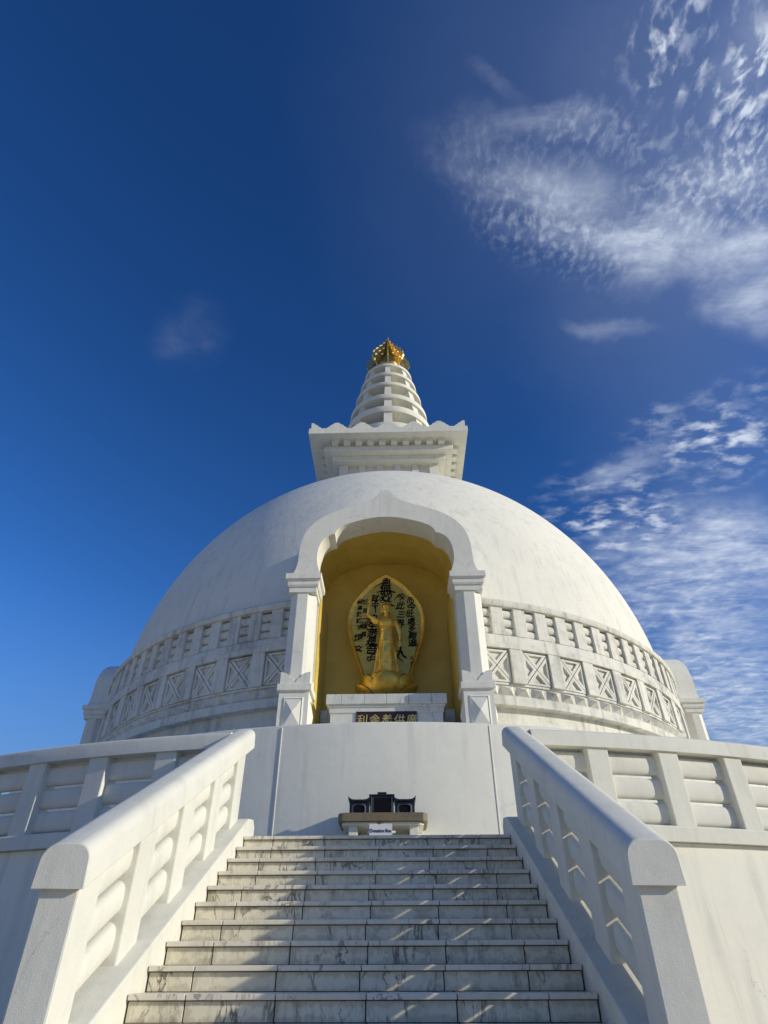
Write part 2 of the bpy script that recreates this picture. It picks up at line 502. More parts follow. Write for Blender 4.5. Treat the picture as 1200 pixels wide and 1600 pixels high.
stair_balustrade(-1, 'sloping white stair balustrade on the left, its inner side bright in sun')
stair_balustrade(1, 'sloping white stair balustrade on the right, its inner side in shade')

# ------------------------------------------------------------------ stupa
stupa = thing('stupa', 'huge white domed stupa with carved frieze, square crown, ringed spire and gold finial', 'stupa', (0, AX, Z2))
A0 = (0, AX, 0)
RN = 10.3                        # front plane of the niches
KS = .9915
def ks(l): return [(x * KS, 1.6 + (z - 1.6) * KS) for x, z in l]
OUT = ks([(2.106, 8.745), (2.055, 8.85), (2.025, 8.94), (2.005, 9.08), (2.0, 9.229), (1.992, 9.40), (1.985, 9.531), (1.936, 9.766), (1.88, 9.91), (1.804, 10.042), (1.705, 10.17), (1.589, 10.28), (1.45, 10.385), (1.308, 10.462), (1.13, 10.545), (.951, 10.615), (.77, 10.675), (.613, 10.732), (.47, 10.79), (.358, 10.852), (.27, 10.915), (.2, 10.99), (.14, 11.07), (.10, 11.15)])
INN = ks([(1.469, 8.747), (1.52, 8.88), (1.553, 8.995), (1.572, 9.11), (1.575, 9.221), (1.57, 9.34), (1.552, 9.456), (1.52, 9.57), (1.475, 9.666), (1.41, 9.745), (1.331, 9.806), (1.26, 9.838), (1.19, 9.85), (1.180, 9.885), (1.155, 9.945), (1.10, 10.01), (1.038, 10.064), (.92, 10.125), (.781, 10.178), (.63, 10.225), (.475, 10.267), (.29, 10.305), (.1, 10.326)])
LIN = [(1.50, Z2), (1.50, 8.72), (1.62, 8.98), (1.63, 9.35), (1.52, 9.70), (1.30, 9.97), (.95, 10.17), (.5, 10.31)]
def arch_poly(o, i):
    L = [(-x, z) for x, z in o] + [(x, z) for x, z in reversed(o)]
    I = [(x, z) for x, z in i] + [(-x, z) for x, z in reversed(i)]
    return L + I
def inside_niche(x, z):
    x = abs(x)
    if z < 8.7: return x < 1.66
    L = [((a[0] + b) / 2, zz) for a, b, zz in []]
    # middle line between liner and outer outline
    zmax = 10.50
    if z > zmax: return False
    w = 1.72 if z < 9.6 else 1.72 * math.sqrt(max(0, 1 - ((z - 9.6) / .95) ** 2))
    return x < w
def shell(prof, n):
    b = bmesh.new(); lathe(b, prof, n)
    kill = []
    for f in b.faces:
        c = f.calc_center_median()
        for u, v in ((c.x, c.y), (-c.y, c.x), (c.y, -c.x)):
            if v < 0 and inside_niche(u, c.z): kill.append(f); break
    bmesh.ops.delete(b, geom=kill, context='FACES')
    return b
zc_, ra_, rb_ = 8.1, 9.26, 9.63
prof = []
z = 8.60
while z < 11.0: prof.append((ra_ * math.sqrt(1 - ((z - zc_) / rb_) ** 2), z)); z += .12
t0 = math.asin((z - zc_) / rb_)
for i in range(60):
    t = t0 + (math.pi / 2 - t0) * i / 59.0
    prof.append((max(ra_ * math.cos(t), .001), zc_ + rb_ * math.sin(t)))
dome = obj('dome', shell(prof, 360), M_DOME, stupa, A0, smooth=60)
prof = [(9.30, Z2 - .05 + .3 * i) for i in range(0, 4)] + [(9.30, 6.12)] + [(9.30, 6.12 + .1 * i) for i in range(1, 27)]
obj('drum', shell(prof, 360), M_FRIEZE, stupa, A0, smooth=60)

SECT = [(10.7, 79.3), (-79.3, -10.7), (100.7, 259.3)]
def bands(name, prof, mat_=M_FRIEZE, smooth=40):
    for s0, s1 in SECT:
        b = bmesh.new(); lathe(b, prof, int((s1 - s0) * 1.0), R(s0), R(s1), True)
        obj(name, b, mat_, stupa, A0, smooth=smooth)
bands('frieze_cornice', [(9.2, 8.47), (9.50, 8.47), (9.52, 8.50), (9.52, 8.60), (9.46, 8.66), (9.2, 8.70)])
bands('frieze_band', [(9.2, 7.405), (9.50, 7.405), (9.50, 7.555), (9.475, 7.575), (9.475, 7.70), (9.455, 7.735), (9.2, 7.75)])
bands('frieze_sill', [(9.2, 6.565), (9.43, 6.565), (9.43, 6.61), (9.2, 6.62)])
bands('frieze_base', [(9.2, 6.095), (9.50, 6.095), (9.50, 6.285), (9.47, 6.31), (9.2, 6.32)])
for i in range(3):
    zc = 7.86 + i * .236
    pr = []
    for k in range(12):
        t = 2 * math.pi * k / 12; c, s = math.cos(t), math.sin(t)
        pr.append((9.325 + .085 * math.copysign(abs(c) ** .8, c), zc + .107 * math.copysign(abs(s) ** .8, s)))
    bands('log_course', pr, M_FRIEZE, 70)

VIS = 74
def place(first, items):
    for loc, a in items: again(first, loc, a)
def around(step, phase):
    out = []
    k = 0
    while True:
        a = phase + step * k; k += 1
        if a > VIS: break
        if a > 10.6: out += [a, -a]
    return out
# upper row posts
b = bmesh.new(); hexa(b, [(-.155, -.125, 7.74), (.155, -.125, 7.74), (.155, .1, 7.74), (-.155, .1, 7.74), (-.152, -.11, 8.48), (.152, -.11, 8.48), (.152, .1, 8.48), (-.152, .1, 8.48)])
first = None
for a in around(3.53, 3.53 * .5):
    if abs(a) < 11.6: continue
    loc = pol(9.345, R(a), 0, 0, AX)
    if first is None: first = obj('frieze_post', b, M_FRIEZE, stupa, loc, R(a), bevel=.012)
    else: again(first, loc, R(a))
# lower row posts
b = bmesh.new(); hexa(b, [(-.165, -.14, 6.60), (.165, -.14, 6.60), (.165, .1, 6.60), (-.165, .1, 6.60), (-.162, -.125, 7.41), (.162, -.125, 7.41), (.162, .1, 7.41), (-.162, .1, 7.41)])
first = None
for a in around(6.0, 0):
    if abs(a) < 11.6: continue
    loc = pol(9.36, R(a), 0, 0, AX)
    if first is None: first = obj('panel_post', b, M_FRIEZE, stupa, loc, R(a), bevel=.012)
    else: again(first, loc, R(a))
# X panels
def x_panel():
    b = bmesh.new(); hw, z0, z1 = .318, 6.618, 7.375
    c = ((0), (z0 + z1) / 2)
    cor = [(-hw, z0), (hw, z0), (hw, z1), (-hw, z1)]
    yo, yg, yp = -.07, .06, .015
    box(b, -hw - .02, hw + .02, yg, .12, z0 - .01, z1 + .02)
    for i in range(4):
        T = [cor[i], cor[(i + 1) % 4], c]
        cen = (sum(p[0] for p in T) / 3, sum(p[1] for p in T) / 3)
        # inward offset of each edge by g (outer) and w (inner)
        def off(d, dedge):
            L = []
            n = 3
            for k in range(n):
                p, q = Vector(T[k]), Vector(T[(k + 1) % n])
                e = (q - p).normalized(); nrm = Vector((-e.y, e.x))
                if nrm.dot(Vector(cen) - p) < 0: nrm = -nrm
                L.append((p + nrm * (dedge if k == 0 else d), e))
            P = []
            for k in range(n):
                (p1, e1), (p2, e2) = L[k - 1], L[k]
                det = e1.x * -e2.y + e2.x * e1.y
                t = ((p2.x - p1.x) * -e2.y + e2.x * (p2.y - p1.y)) / det
                P.append(p1 + e1 * t)
            return P
        o_, n_ = off(.009, .006), off(.070, .052)
        vo = [b.verts.new((p.x, yo, p.y)) for p in o_]; vi = [b.verts.new((p.x, yo, p.y)) for p in n_]
        wo = [b.verts.new((p.x, yg + .01, p.y)) for p in o_]; wi = [b.verts.new((p.x, yo + .055, p.y)) for p in n_]
        for k in range(3):
            l = (k + 1) % 3
            b.faces.new((vo[k], vo[l], vi[l], vi[k]))
            b.faces.new((wo[k], wo[l], vo[l], vo[k]))
            b.faces.new((vi[k], vi[l], wi[l], wi[k]))
        b.faces.new(wi)
    return b
first = None
for a in around(6.0, 3.0):
    if abs(a) < 10.0: continue
    loc = pol(9.37, R(a), 0, 0, AX)
    if first is None: first = obj('cross_panel', x_panel(), M_FRIEZE, stupa, loc, R(a))
    else: again(first, loc, R(a))
# pyramid studs
b = bmesh.new()
q = [b.verts.new(p) for p in ((-.16, 0, 6.335), (.16, 0, 6.335), (.16, 0, 6.56), (-.16, 0, 6.56))]; ap = b.verts.new((0, -.15, 6.447))
for i in range(4): b.faces.new((q[i], q[(i + 1) % 4], ap))
b.faces.new(list(reversed(q)))
first = None
for a in around(2.3077, 2.3077 * .0):
    if abs(a) < 11.4: continue
    loc = pol(9.385, R(a), 0, 0, AX)
    if first is None: first = obj('pyramid_stud', b, M_FRIEZE, stupa, loc, R(a))
    else: again(first, loc, R(a))
b_ = [(9.2, 6.30), (9.39, 6.30), (9.39, 6.58), (9.2, 6.58)]
bands('stud_course', b_)

# ---- niches
def pillar_parts(parent, sx):
    """octagonal pillar standing at local x = sx*1.82"""
    cx, cy = sx * 1.82, -RN + .30
    C = (0, AX, 0)
    def sq(b, h, z0, z1, h1=None):
        h1 = h if h1 is None else h1
        hexa(b, [(cx - h, cy - h, z0), (cx + h, cy - h, z0), (cx + h, cy + h, z0), (cx - h, cy + h, z0),
                 (cx - h1, cy - h1, z1), (cx + h1, cy - h1, z1), (cx + h1, cy + h1, z1), (cx - h1, cy + h1, z1)])
    b = bmesh.new()
    r8 = .285 / math.cos(math.pi / 8)
    lo = [b.verts.new((cx + r8 * math.cos(R(22.5 + 45 * k)), cy + r8 * math.sin(R(22.5 + 45 * k)), 6.13)) for k in range(8)]
    hi = [b.verts.new((cx + r8 * .975 * math.cos(R(22.5 + 45 * k)), cy + r8 * .975 * math.sin(R(22.5 + 45 * k)), 8.25)) for k in range(8)]
    b.faces.new(list(reversed(lo))); b.faces.new(hi)
    for k in range(8): b.faces.new((lo[k], lo[(k + 1) % 8], hi[(k + 1) % 8], hi[k]))
    pil = obj('pillar', b, M_NICHE, parent, C, bevel=.006)
    b = bmesh.new(); sq(b, .295, Z2 - .02, 6.02)
    # recessed panel with a low pyramid on each face
    for k in range(4):
        Rm = Matrix.Translation((cx, cy, 0)) @ Matrix.Rotation(R(90 * k), 4, 'Z')
        def V(x, y, z): return b.verts.new(Rm @ Vector((x, y, z)))
        w, z0, z1, f = .175, 5.30, 5.86, -.295
        fr = [(-w, z0), (w, z0), (w, z1), (-w, z1)]
        o2 = [(-w - .03, z0 - .03), (w + .03, z0 - .03), (w + .03, z1 + .03), (-w - .03, z1 + .03)]
        vo = [V(x, f - .001, z_) for x, z_ in o2]; vi = [V(x, f - .018, z_) for x, z_ in fr]; va = [V(x, f - .003, z_) for x, z_ in fr]
        vc = V(0, f - .075, (z0 + z1) / 2)
        for i in range(4):
            j = (i + 1) % 4
            b.faces.new((vo[i], vo[j], vi[j], vi[i])); b.faces.new((va[i], va[j], vc))
            b.faces.new((vi[i], vi[j], va[j], va[i]))
    obj('pedestal', b, M_NICHE, pil, C)
    b = bmesh.new(); sq(b, .345, 6.015, 6.15)
    obj('pedestal_band', b, M_NICHE, pil, C, bevel=.01)
    # leafy collar: four plates
    b = bmesh.new(); h = .297
    half = [(h, .26), (.19, .235), (.125, .195), (.11, .150), (.075, .135), (.035, .09), (.0, .02)]
    poly = [(-h, 0), (h, 0)] + half + [(-x, z_) for x, z_ in reversed(half[:-1])]
    for k in range(4):
        Rm = Matrix.Translation((cx, cy, 6.148)) @ Matrix.Rotation(R(90 * k), 4, 'Z')
        t = bmesh.new(); prism(t, poly, (-h - .004, -h + .03)); me = bpy.data.meshes.new('t'); t.to_mesh(me); t.free()
        me.transform(Rm); b.from_mesh(me); bpy.data.meshes.remove(me)
    obj('leaf_collar', b, M_NICHE, pil, C)
    b = bmesh.new()
    sq(b, .305, 8.235, 8.36); sq(b, .325, 8.36, 8.40, .345); sq(b, .347, 8.40, 8.50); sq(b, .35, 8.50, 8.535, .395); sq(b, .398, 8.535, 8.675)
    obj('capital', b, M_NICHE, pil, C, bevel=.006)
    return pil

def arch_front(ang, A0):
    bm = bmesh.new(); prism(bm, arch_poly(OUT, INN), (-RN - .02, -RN + .62))
    return obj('niche_arch', bm, M_NICHE, stupa, A0, ang, smooth=25)
def niche(ang, A0):
    arch_front(ang, A0)
    root = stupa
    b = bmesh.new()
    o2 = [(x - .035, z_ - .03) for x, z_ in OUT]; o2[0] = (OUT[0][0] - .16, o2[0][1]); o2[1] = (OUT[1][0] - .10, o2[1][1])
    o2[-1] = (.05, o2[-1][1])
    o3 = [(1.93, Z2 - .02), (1.93, 8.62)] + o2
    l3 = [(x + .03, z_ + (.03 if z_ > 8.8 else 0)) for x, z_ in LIN]; l3[0] = (l3[0][0], Z2 - .02)
    prism(b, arch_poly(o3, l3), (-RN + .61, -8.02))
    obj('niche_housing', b, M_NICHE, root, A0, ang, smooth=25)
    b = bmesh.new()
    prism(b, arch_poly([(x + .034, z_ + .034) for x, z_ in LIN], LIN), (-RN + .622, -8.0))
    prism(b, [(-1.7, Z2), (1.7, Z2), (1.7, 9.9), (.9, 10.35), (-.9, 10.35), (-1.7, 9.9)], (-8.06, -7.99))
    obj('niche_lining', b, M_OCHRE, root, A0, ang, label='ochre painted inside of the niche')
    b = bmesh.new(); box(b, -1.49, 1.49, -8.6, -8.1, Z2 - .02, 6.2)
    obj('niche_plinth', b, M_ALTAR, root, A0, ang, bevel=.01)
niche(0, A0)
p1 = pillar_parts(stupa, -1); p2 = pillar_parts(stupa, 1)
for ang in (R(90), R(-90)):
    AS = (-.15 * math.sin(ang), AX, 0)      # the side niches stand a little closer in
    niche(ang, AS)
    again(p1, AS, ang); again(p2, AS, ang)

# ---- square crown of the dome
def sqb(b, h, z0, z1): box(b, -h, h, -h, h, z0, z1)
b = bmesh.new(); sqb(b, 1.97, 17.0, 19.15)
crown = obj('crown', b, M_SPIRE, stupa, A0)
first = None
for q in range(4):
    for j in range(6):
        x = -1.92 + j * (3.84 / 5)
        w = .185 if j in (0, 5) else .135
        if j == 5: continue
        b = bmesh.new()
        if j == 0: box(b, -2.13, -1.76, -2.13, -1.76, 17.0, 19.145)
        else: box(b, x - w, x + w, -2.125, -1.9, 17.0, 19.145)
        obj('pilaster', b, M_SPIRE, crown, A0, R(90 * q), bevel=.01)
b = bmesh.new(); sqb(b, 2.44, 19.14, 19.40); obj('crown_step', b, M_SPIRE, crown, A0, bevel=.02)
b = bmesh.new(); sqb(b, 2.77, 19.39, 19.655); obj('crown_step', b, M_SPIRE, crown, A0, bevel=.02)
b = bmesh.new(); sqb(b, 2.68, 19.6, 19.87); obj('dentil_wall', b, M_SPIRE, crown, A0)
b = bmesh.new(); sqb(b, 3.39, 19.855, 20.16); obj('cornice', b, M_SPIRE, crown, A0, bevel=.015)
b = bmesh.new(); box(b, -.14, .14, -3.0, -2.66, 19.665, 19.86)
first = None
for q in range(4):
    for j in range(10):
        x = -2.285 + j * .508
        a = R(90 * q)
        loc = (x * math.cos(a), AX + x * math.sin(a), 0)
        if first is None: first = obj('dentil', b, M_SPIRE, crown, loc, a, bevel=.01)
        else: again(first, loc, a)
# parapet of trefoil bumps
def bumpz(u):
    u = abs(u)
    if u > .44: return .0
    if u > .30: return .0 + .13 * (1 - ((u - .30) / .14) ** 2) ** .5 if u < .44 else 0
    if u > .15: return .13 + .12 * max(0, 1 - ((u - .15) / .16) ** 2) ** .5
    return .25 + .10 * (1 - (u / .17) ** 2) ** .5
b = bmesh.new()
hp = 3.30; sp = 2 * hp / 6
top = []
for i in range(241):
    x = -hp + 2 * hp * i / 240
    u = (x + hp) / sp; u = (u - round(u)) * 1.13
    top.append((x, 20.21 + bumpz(u)))
for k in range(4):
    t = bmesh.new(); prism(t, [(-hp, 20.15), (hp, 20.15)] + list(reversed(top)), (-hp - .01, -hp + .10)); me = bpy.data.meshes.new('t'); t.to_mesh(me); t.free()
    me.transform(Matrix.Rotation(R(90 * k), 4, 'Z')); b.from_mesh(me); bpy.data.meshes.remove(me)
obj('parapet', b, M_SPIRE, crown, A0)

# ---- spire
b = bmesh.new(); lathe(b, [(.001, 20.1), (1.2, 20.1), (.6, 26.9), (.001, 26.9)], 8)
spire = obj('spire', b, M_SPIRE, stupa, A0)
RINGS = [(1.26, 26.79, 26.98), (1.465, 25.85, 26.06), (1.69, 24.83, 25.06), (1.937, 23.60, 23.90), (2.125, 22.48, 22.87), (2.33, 21.05, 21.6)]
for i, (r, z0, z1) in enumerate(RINGS):
    b = bmesh.new()
    w = r * .5 if i else 1.2
    lathe(b, [(r - .005, z0), (r + .012, z0 + .03), (r, z1 - .03), (r - .03, z1), (r - w, z1), (r - w, z0)], 96, closed=True)
    obj('ring', b, M_SPIRE, spire, A0, smooth=35)
b = bmesh.new()
def rf(z): return 2.125 - (z - 22.63) * .2018 - .10
hexa(b, [(-.23, -rf(20.2), 20.12), (.23, -rf(20.2), 20.12), (.12, -.2, 20.12), (-.12, -.2, 20.12), (-.13, -rf(26.8), 26.8), (.13, -rf(26.8), 26.8), (.06, -.2, 26.8), (-.06, -.2, 26.8)])
first = None
for k in range(8):
    if first is None: first = obj('fin', b, M_SPIRE, spire, A0, R(45 * k))
    else: again(first, A0, R(45 * k))

# ---- gold finial: eight openwork blades round a bud
b = bmesh.new(); lathe(b, [(.001, 26.95), (.62, 26.97), (.66, 27.15), (.42, 27.45), (.45, 27.8), (.48, 28.1), (.42, 28.5), (.28, 28.9), (.13, 29.2), (.06, 29.7), (.045, 30.70), (.001, 30.84)], 24)
fin = obj('finial', b, M_FINIAL, stupa, A0, smooth=40, label='gilded openwork jewel finial')
def blade():
    cu = bpy.data.curves.new('blade', 'CURVE'); cu.dimensions = '2D'; cu.fill_mode = 'BOTH'; cu.extrude = .034
    base = [(.07, 30.46), (.22, 30.10), (.44, 29.70), (.74, 29.22), (1.00, 28.80), (1.18, 28.36), (1.14, 28.0), (.92, 27.78), (.62, 27.55)]
    pts = [(.02, 30.62)]
    for (x0, z0), (x1, z1) in zip(base, base[1:]):
        d = Vector((x1 - x0, z1 - z0)); n = Vector((-d.y, d.x)).normalized()
        if n.x < 0: n = -n
        for t, s in ((.04, -.015), (.3, .035), (.6, .045), (.9, .005)):
            p = Vector((x0, z0)) + d * t + n * s; pts.append((p.x, p.y))
    pts += [(.45, 27.45), (.40, 27.8), (.05, 28.6)]
    def spl(P):
        s = cu.splines.new('POLY'); s.points.add(len(P) - 1); s.use_cyclic_u = True
        for q_, p in zip(s.points, P): q_.co = (p[0], p[1], 0, 1)
    spl(pts)
    for cx, cz, a, l, w in ((.36, 29.52, -54, .17, .05), (.64, 29.12, -56, .20, .065), (.88, 28.68, -64, .19, .075), (.96, 28.20, -98, .15, .07), (.46, 28.98, -60, .17, .055), (.66, 28.48, -80, .16, .06)):
        P = []
        for k in range(14):
            t = 2 * math.pi * k / 14
            u, v = l * .8 * math.cos(t), w * .75 * math.sin(t) * (1.15 - .4 * math.cos(t))
            P.append((cx + u * math.cos(R(a)) - v * math.sin(R(a)), cz + u * math.sin(R(a)) + v * math.cos(R(a))))
        spl(P)
    o = bpy.data.objects.new('t', cu); COL.objects.link(o)
    dg = bpy.context.evaluated_depsgraph_get(); dg.update()
    me = bpy.data.meshes.new_from_object(o.evaluated_get(dg), depsgraph=dg)
    bpy.data.objects.remove(o); bpy.data.curves.remove(cu)
    me.transform(Matrix.Rotation(R(90), 4, 'X'))
    t = bmesh.new(); t.from_mesh(me)
    for sgn in (-1, 1):
        tube(t, [(.12, sgn * .03, 29.4), (.45, sgn * .035, 28.75), (.80, sgn * .035, 28.30), (.98, sgn * .03, 27.95)], [.02, .028, .028, .015], 6)
    t.to_mesh(me); t.free(); me.materials.clear()
    return me
first = None; me = blade()
for k in range(8):
    a = R(45 * k - 90)
    if first is None: first = obj('flame_blade', me, M_FINIAL, fin, A0, a)
    else: again(first, A0, a)
def petal(b, phi, prof, hw, n=10, th=.02, c=(0, 0)):
    """curved petal; prof = list of (r, z, width factor)"""
    rows = []
    for sgn in (0, 1):
        g_ = []
        for r, z_, wf in prof:
            row = []
            for k in range(n + 1):
                u = -1 + 2 * k / n
                rr = r - .10 * hw * 3 * (u * u) * wf - sgn * th
                s = u * hw * wf
                x = s; y = -math.sqrt(max(rr * rr - s * s * .35, .0001))
                ca, sa = math.cos(phi), math.sin(phi)
                row.append(b.verts.new((c[0] + x * ca - y * sa, c[1] + x * sa + y * ca, z_ + .02 * math.cos(u * 1.5) * wf)))
            g_.append(row)
        rows.append(g_)
    m = len(prof)
    for g_ in rows:
        for i in range(m - 1):
            for k in range(n): b.faces.new((g_[i][k], g_[i][k + 1], g_[i + 1][k + 1], g_[i + 1][k]))
    O, I = rows
    for i in range(m - 1):
        for k in (0, n): b.faces.new((O[i][k], O[i + 1][k], I[i + 1][k], I[i][k]))
    for i in (0, m - 1):
        for k in range(n): b.faces.new((O[i][k], O[i][k + 1], I[i][k + 1], I[i][k]))
first = None
b = bmesh.new(); petal(b, 0, [(.50, 27.0, .55), (.66, 27.15, .9), (.78, 27.35, 1.0), (.84, 27.55, .8), (.86, 27.68, .35)], .34, 8, .03)
for k in range(8):
    a = R(45 * k + 22.5)
    if first is None: first = obj('petal', b, M_FINIAL, fin, A0, a, smooth=50)
    else: again(first, A0, a)

# ------------------------------------------------------------------ altar in the niche
altar = thing('altar', 'pale marble block altar under the golden statue in the arched niche', 'altar', (0, 12.9, Z2))
def blocks(xs_, y0, y1, z0, z1):
    b = bmesh.new(); lay = b.faces.layers.float_vector.new('tile')
    for i, (x0, x1) in enumerate(zip(xs_, xs_[1:])):
        n0 = len(b.faces); box(b, x0 + .003, x1 - .003, y0, y1, z0, z1); b.faces.ensure_lookup_table()
        for f in b.faces[n0:]: f[lay] = Vector((i * 1.7, i * 2.3, 0))
    return b
obj('altar_slab', blocks((-1.22, -.915, -.45, .0, .45, .915, 1.22), 12.06, 13.8, 5.868, 6.07), M_ALTAR, altar, bevel=.006)
b = bmesh.new(); box(b, -1.18, 1.18, 12.10, 13.78, 5.814, 5.873); box(b, -1.15, 1.15, 12.12, 13.76, 5.705, 5.816)
obj('altar_moulding', b, M_ALTAR, altar, bevel=.01)
obj('altar_block', blocks((-1.13, -.62, .62, 1.13), 12.14, 13.75, Z2 - .01, 5.71), M_ALTAR, altar, bevel=.004)
b = bmesh.new(); box(b, -.605, .605, 12.115, 12.17, 5.24, 5.73)
plq = obj('plaque', b, M_MAROON, altar, bevel=.005)
tm = text_mesh([(s, -.492 + .246 * i, 5.543, .225, 1.0, .12, random.uniform(-3, 3)) for i, s in enumerate('利舎養供廣')], .006, .004)
obj('inscription', tm, M_CHARS, plq, (0, 12.112, 0), label='gold brush style characters')

# ------------------------------------------------------------------ golden statue with halo and lotus
SY = 13.10
statue = thing('golden_statue', 'gilded standing robed figure with one arm raised, on a lotus before a pointed halo', 'statue', (-.015, SY, 6.14))
# lotus
lot = bmesh.new()
lathe(lot, [(.001, 6.05), (.34, 6.05), (.36, 6.22), (.40, 6.27), (.46, 6.40), (.50, 6.64), (.45, 6.73), (.001, 6.74)], 40)
lotus = obj('lotus_base', lot, M_BRONZE, statue, (-.015, SY, 0), smooth=40)
b = bmesh.new(); petal(b, 0, [(0.399, 6.245, .62), (0.503, 6.311, .86), (0.584, 6.411, 1.0), (0.617, 6.519, 1.0), (0.622, 6.618, .90), (0.613, 6.693, .68), (0.600, 6.739, .40), (0.594, 6.755, .10)], .305, 12, .03)
first = None
for k in range(6):
    a = R(60 * k)
    loc = (-.015, SY, 0)
    if first is None: first = obj('petal', b, M_BRONZE, lotus, loc, a, smooth=50)
    else: again(first, loc, a)
b = bmesh.new(); petal(b, 0, [(0.342, 6.245, .6), (0.437, 6.311, .85), (0.518, 6.411, 1.0), (0.546, 6.535, 1.0), (0.546, 6.635, .88), (0.532, 6.710, .62), (0.522, 6.743, .15)], .34, 12, .025)
first = None
for k in range(6):
    a = R(60 * k + 30); loc = (-.015, SY, 0)
    if first is None: first = obj('petal', b, M_BRONZE, lotus, loc, a, smooth=50)
    else: again(first, loc, a)
b = bmesh.new(); petal(b, 0, [(0.361, 6.220, .55), (0.475, 6.253, .8), (0.589, 6.336, 1.0), (0.665, 6.427, .92), (0.708, 6.502, .62), (0.727, 6.544, .22)], .30, 10, .025)
first = None
for k, a in enumerate((70, -70, 120, -120, 180)):
    loc = (-.015, SY, 0)
    if first is None: first = obj('petal', b, M_BRONZE, lotus, loc, R(a), smooth=50)
    else: again(first, loc, R(a))
# little standing sepals behind the figure's feet
b = bmesh.new()
for k in range(13):
    a = R(-96 + 16 * k)
    petal(b, a + 0, [(0.475, 6.710, 1.0), (0.503, 6.743, .85), (0.527, 6.776, .45), (0.532, 6.789, .08)], .075, 4, .012)
obj('sepal_crown', b, M_LEAF, lotus, (-.015, SY, 0), smooth=40)

# halo: pointed oval, gilt rim, paler face
half = [(0, 9.72), (.15, 9.635), (.312, 9.52), (.445, 9.40), (.57, 9.255), (.70, 9.085), (.81, 8.93), (.885, 8.77), (.925, 8.61), (.94, 8.45), (.94, 8.31), (.925, 8.16), (.902, 8.03), (.86, 7.86), (.80, 7.68), (.735, 7.50), (.665, 7.30), (.615, 7.16), (.56, 6.98), (.48, 6.80)]
cz = 8.2
HX = -.022
def outline(s, inset=0):
    L = []
    for x, z_ in half:
        L.append((x * s, cz + (z_ - cz) * (s if z_ > cz else 1)))
    return [(-x, z_) for x, z_ in reversed(L)] + L[1:]
b = bmesh.new()
O1, O2, O3 = outline(1.0), outline(.965), outline(.885)
yb, yf, ym = .06, -.10, .0
def ringv(L, y): return [b.verts.new((x, y, z_)) for x, z_ in L]
a_, c_, d_, e_ = ringv(O1, yb), ringv(O1, -.03), ringv(O2, -.045), ringv(O3, ym)
n = len(O1)
for P, Q in ((a_, c_), (c_, d_), (d_, e_)):
    for i in range(n):
        j = (i + 1) % n; b.faces.new((P[i], P[j], Q[j], Q[i]))
b.faces.new(list(reversed(a_)))
b.faces.new(e_)
halo = obj('halo', b, M_GOLD, statue, (HX, 13.42, 0), smooth=30)
b = bmesh.new(); prism(b, outline(.88), (-.012, .03)); obj('halo_face', b, M_LEAF, halo, (HX, 13.42, 0), label='paler gold leaf face of the halo')
b = bmesh.new(); box(b, -.80, .80, -.0165, -.010, 8.262, 8.269); obj('panel_seam', b, M_SEAM, halo, (HX, 13.42, 0))
# brush writing, in columns right to left
hz = lambda y: 9.80 - (y - 75) * (9.80 - 7.154) / (1010 - 75) * 1.0    # rows measured down the halo face
hx = lambda x: (x - 512) * .00252
def col(s, x, y0, y1, size, jit=.012, sq=1.0, rj=7):
    out = []
    for i, ch in enumerate(s):
        y = y0 + (y1 - y0) * (i / (len(s) - 1) if len(s) > 1 else 0)
        out.append((ch, hx(x) + random.uniform(-jit, jit), hz(y), size * random.uniform(.88, 1.14), sq * random.uniform(.85, 1.1), random.uniform(.05, .25), random.uniform(-rj, rj)))
    return out
T = []
T += col('南無妙', 510, 196, 350, .27, .006, 1.0, 4)
T += col('法', 512, 425, 425, .24, .0)
T += col('而今此處多難遍', 752, 385, 790, .20)
T += col('今此三界', 648, 350, 610, .21)
T += col('其中', 395, 365, 430, .19)
T += col('衆生悉是吾子', 368, 560, 910, .225, .012, 1.05)
T += col('唯我一人', 312, 400, 640, .14)
T += col('能爲', 295, 620, 705, .16)
T += col('能爲救護皆', 250, 390, 640, .135)
T += col('經文', 243, 735, 835, .175)
T += col('日瓊', 748, 920, 970, .085)
T += col('人', 640, 880, 880, .27, .0, 1.0)
ink = text_mesh([(a, x, z_, sz * 1.1, q_, sh_, ro_) for a, x, z_, sz, q_, sh_, ro_ in T], .004, .021)
# long sweeping tails of the central column
def stroke(bm, pts, r0, r1):
    P = [(hx(x), -.004, hz(y)) for x, y in pts]
    k = len(P); rr = [r0 + (r1 - r0) * i / (k - 1) for i in range(k)]
    tube(bm, P, rr, 6)
stroke(ink, [(500, 200), (460, 212), (420, 232), (385, 255)], .016, .004)
stroke(ink, [(420, 300), (470, 285), (540, 286), (605, 302)], .014, .018)
stroke(ink, [(500, 340), (455, 362), (420, 385), (395, 400)], .016, .005)
stroke(ink, [(560, 425), (580, 430), (596, 436)], .022, .012)
stroke(ink, [(350, 905), (330, 925), (350, 938), (385, 925), (415, 932)], .014, .012)
stroke(ink, [(600, 850), (635, 862), (668, 868)], .008, .018)
stroke(ink, [(600, 880), (635, 925), (672, 950)], .02, .006)
stroke(ink, [(330, 820), (372, 800), (430, 802)], .012, .016)
stroke(ink, [(408, 430), (410, 470), (408, 500)], .014, .012)
stroke(ink, [(590, 375), (625, 335), (650, 322)], .006, .016)
stroke(ink, [(650, 322), (668, 345), (690, 372)], .016, .012)
stroke(ink, [(700, 540), (720, 490), (732, 470)], .010, .014)
stroke(ink, [(740, 810), (770, 808), (796, 812)], .012, .018)
stroke(ink, [(222, 845), (250, 838), (285, 850)], .014, .010)
obj('brush_writing', ink, M_INK, halo, (HX, 13.404, 0), label='black brush written characters in columns')

